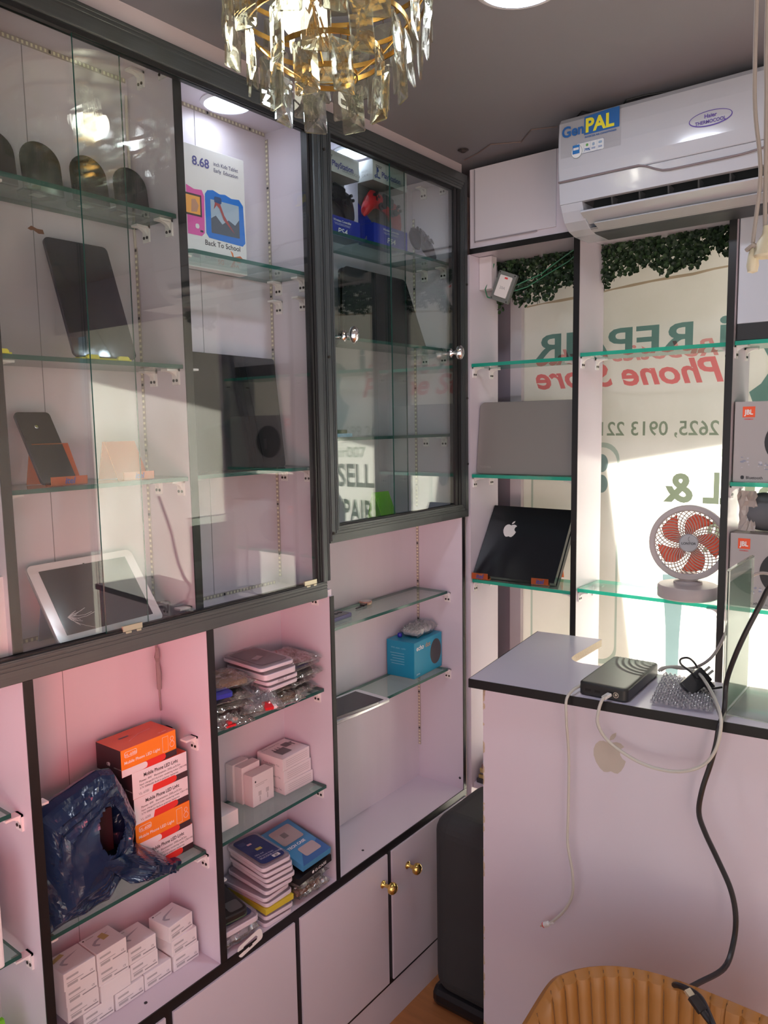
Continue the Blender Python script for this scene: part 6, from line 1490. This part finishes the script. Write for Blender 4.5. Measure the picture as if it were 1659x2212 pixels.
mb = MB(False); mb.lathe([(.0001, -.030), (.0045, -.028), (.0060, .0), (.0001, 0)], 12, M=Tm); mb.box(-.0085, .0085, -.004, .004, 0, .026, M=Tm); mb.build('usb_grip', bc_m, t, bevel=.001)
mb = MB(False); mb.box(-.0062, .0062, -.0024, .0024, .026, .038, M=Tm); mb.build('usb_connector', PB('usb_steel', (.72, .66, .52), .25, metal=.7), t)
M = fr((-.402, 1.375, -.4680), (1.0, .35, -.30)) @ Matrix.Rotation(math.radians(-22), 4, 'X') @ Matrix.Rotation(math.radians(32), 4, 'Y')
ad = thing('plug_adapter', 'black plug adapter with pins lying tilted on the bubble wrap', 'adapter', M)
mb = MB(False); mb.box(0, .036, 0, .028, 0, .058, M=Matrix()); mb.build('adapter_body', black_plastic, ad, bevel=.003)
for a in (.010, .020): mb = MB(False); mb.box(a, a+.0055, .010, .0125, .058, .074, M=Matrix()); mb.build('pin', PB('pin_pale', (.65, .62, .55), .3, metal=.6), ad)
mb = MB(False); mb.box(.036, .050, .006, .020, .036, .054, M=Matrix()); mb.build('side_plug', black_plastic, ad, bevel=.002)
cable('thin_black_lead', 'thin dark lead knotted over the pale cable beside the adapter', [(-.372, 1.378, -.455), (-.395, 1.40, -.450), (-.418, 1.43, -.450), (-.424, 1.45, -.447), (-.412, 1.455, -.444), (-.392, 1.43, -.446), (-.372, 1.40, -.460), (-.355, 1.385, -.470), (-.338, 1.40, -.470)], .0024, bc_m)
# bubble wrap
bwm = clear('bubble_film', (.93, .92, .95), .16, .12, 2.2, body=(.74, .72, .80), body_amt=.30)
bw = MB(); nx, ny = 64, 84; vs = []
P00, P10, P11, P01 = Vector((-.428, 1.292)), Vector((-.330, 1.310)), Vector((-.362, 1.452)), Vector((-.458, 1.462))
for j in range(ny+1):
    for i in range(nx+1):
        u, v = i/nx, j/ny; p = P00*(1-u)*(1-v)+P10*u*(1-v)+P11*u*v+P01*(1-u)*v
        cu, cv = u*11+(.5 if int(v*16) % 2 else 0), v*16; du, dv = cu-round(cu), cv-(int(cv)+.5)
        b_h = max(0, 1-(du*du+dv*dv)*5.2)**.5*.0075
        vs.append(W(p.x, p.y, -.4885)+Vector((0, 0, .001+b_h+.004*noise.noise(Vector((u*3, v*3, 0)))+.003)))
bw.add(vs, [(j*(nx+1)+i, j*(nx+1)+i+1, (j+1)*(nx+1)+i+1, (j+1)*(nx+1)+i) for j in range(ny) for i in range(nx)], 0, True)
tag(bw.build('bubble_wrap', bwm), 'sheet of clear bubble wrap lying on the counter beside the power bank', 'bubble wrap')
# acrylic sign holder
M = Matrix.Translation(W(-.318, 1.322, -.4897))
sh_ = thing('sign_holder', 'upright clear acrylic sign holder with a dark green card on the counter edge', 'sign holder', M)
acl = clear('acrylic_clear', (.93, .96, .94), .05, 0, .4, body=(.75, .80, .76), body_amt=.05); ace = clear('acrylic_clear_edge', (.70, .78, .72), .08, .05, 1.3, body=(.80, .82, .74), body_amt=.55)
for a, b in ((0, .0022), (.0050, .0072)):
    mb = MB(False); mb.box(a, b, 0, .168*S, 0, .242*S, M=Matrix(), mats=[0, 0, 1, 1, 1, 1]); mb.build('acrylic_sheet', [acl, ace], sh_)
mb = MB(False); mb.box(.0, .0072, 0, .168*S, .242*S, .245*S, M=Matrix()); mb.build('folded_top', ace, sh_, bevel=.001)
mb = MB(False); mb.box(.0072, .085, 0, .168*S, 0, .0022, M=Matrix(), mats=[0, 1, 1, 1, 0, 0]); mb.build('acrylic_foot', [acl, ace], sh_)
mb = MB(False); mb.box(.0026, .0046, .006, .160*S, .006, .222*S, M=Matrix()); cd = mb.build('printed_card', PB('card_green', (.035, .09, .07), .4), sh_)
for z0, z1, c_ in ((.30, .50, (.30, .34, .34)), (.16, .29, (.20, .26, .26)), (.04, .12, (.35, .38, .36))):
    mb = MB(False); mb.box(.0022, .0026, .012, .130, .242*S*z0, .242*S*z1, M=Matrix()); mb.build('printed_panel', PB('card_panel_%d' % int(z0*100), c_, .4), cd)
# two more leads rising behind the holder
cable('thin_pale_lead', 'thin pale lead hanging down behind the sign holder at the right edge', [(-.20, 1.55, -.29), (-.235, 1.55, -.33), (-.252, 1.55, -.38), (-.245, 1.55, -.43), (-.232, 1.55, -.484)], .0018, gc_m)

# ================================================================ seats
sofa_m = PB('seat_grey', (.040, .042, .042), .75, noise_amt=.25, noise_scale=5, bump=.1)
M = Matrix.Translation(W(-.958, 1.385, FZ))
so = thing('upholstered_seat', 'dark grey rounded upholstered seat wedged between the cupboards and the counter', 'seat', M)
mb = MB(False); mb.box(0, .195*S, 0, .235*S, .0, .06, M=Matrix()); mb.build('plinth', black_plastic, so, bevel=.02)
mb = MB(False); mb.box(0, .195*S, 0, .235*S, .04, .475*S, M=Matrix()); mb.build('padded_body', sofa_m, so, bevel=.055, seg=6)
# tan shell chair
tan = PB('tan_leather', (.36, .15, .035), .42, bump=.15, noise_scale=90, bdist=.001); tan_d = PB('tan_stitch', (.16, .07, .02), .6)
CXc, CYc = -.240, .828
chr_ = thing('shell_chair', 'tan leather tub chair with vertical channel stitching before the counter', 'chair', Matrix.Translation(W(CXc, CYc, FZ)))
def chair_plan(ph, off=0):
    sx_, cx_ = math.sin(ph), math.cos(ph); e = 2/3
    return Vector(((.222*S+off)*math.copysign(abs(sx_)**e, sx_), (.234*S+off)*math.copysign(abs(cx_)**e, cx_), 0))
dense = [-2.1+4.2*i/1200 for i in range(1201)]; acc = [0]
for i in range(1200): acc.append(acc[-1]+(chair_plan(dense[i+1])-chair_plan(dense[i])).length)
LT = acc[-1]; NCH = 54
def at_len(s_):
    lo, hi = 0, 1200
    while hi-lo > 1:
        m_ = (lo+hi)//2
        if acc[m_] < s_: lo = m_
        else: hi = m_
    return dense[lo]
def sstep(t): t = max(0, min(1, t)); return t*t*(3-2*t)
def topz(ph):
    a = abs(ph); return -.816-.012*(a/1.0)**2*(a < 1.0)-.012*(a >= 1.0)-.105*sstep((a-.98)/.42)-.03*sstep((a-1.4)/.6)
def shell_pt(ph, v, s_, chn):
    zt = topz(ph)-FZ; zb_ = -1.03-FZ; rim = max(0, (v-.93)/.07)
    off = .030*(v-.3)-.03*(1-v)**2+.05*sstep((abs(ph)-1.0)/.5)*(v-.2)
    off += (-chn*(1-rim*.85)+.010*rim**2) if s_ == 0 else .024*(1-rim**2)+.010*rim**2
    p = chair_plan(ph, off); p.z = (zb_+(zt-zb_)*v)*S-.003*rim**3; return p
mb = MB(False); na, nh = NCH*8, 16; vs = []
for s_ in (0, 1):
    for i in range(na+1):
        ph = at_len(LT*i/na); chn = abs(math.sin(PI*NCH*i/na))**.5*.0065
        for j in range(nh+1): vs.append(shell_pt(ph, (j/nh)**.8, s_, chn))
K = (na+1)*(nh+1)
fs = []
for s_ in (0, 1):
    for i in range(na):
        for j in range(nh):
            q = (s_*K+i*(nh+1)+j, s_*K+(i+1)*(nh+1)+j, s_*K+(i+1)*(nh+1)+j+1, s_*K+i*(nh+1)+j+1); fs.append(q if s_ else q[::-1])
for i in range(na):
    a = i*(nh+1)+nh; b = (i+1)*(nh+1)+nh; fs.append((a, b, K+b, K+a)); a -= nh; b -= nh; fs.append((b, a, K+a, K+b))
for i in (0, na):
    for j in range(nh): a = i*(nh+1)+j; fs.append((a, a+1, K+a+1, K+a) if i == 0 else (a+1, a, K+a, K+a+1))
mb.add(vs, fs, 0, True); mb.build('back_shell', tan, chr_)
mb = MB(False); mb.lathe([(.0001, (-1.06-FZ)*S), (.19*S, (-1.06-FZ)*S), (.205*S, (-1.04-FZ)*S), (.20*S, (-1.018-FZ)*S), (.17*S, (-1.010-FZ)*S), (.0001, (-1.013-FZ)*S)], 40); mb.build('seat', tan, chr_)
for k in range(1, NCH):
    ph = at_len(LT*k/NCH); st_ = MB(False)
    st_.tube([shell_pt(ph, .04+.94*j/12, 0, .0004) for j in range(13)], .0011, 5); st_.build('channel_seam', tan_d, chr_)
for k in range(4):
    a = PI/4+PI/2*k; mb = MB(False); mb.cyl((.14*math.cos(a), .14*math.sin(a), (-1.05-FZ)*S), (.22*math.cos(a), .22*math.sin(a), 0), .015, .010); mb.build('leg', black_plastic, chr_)
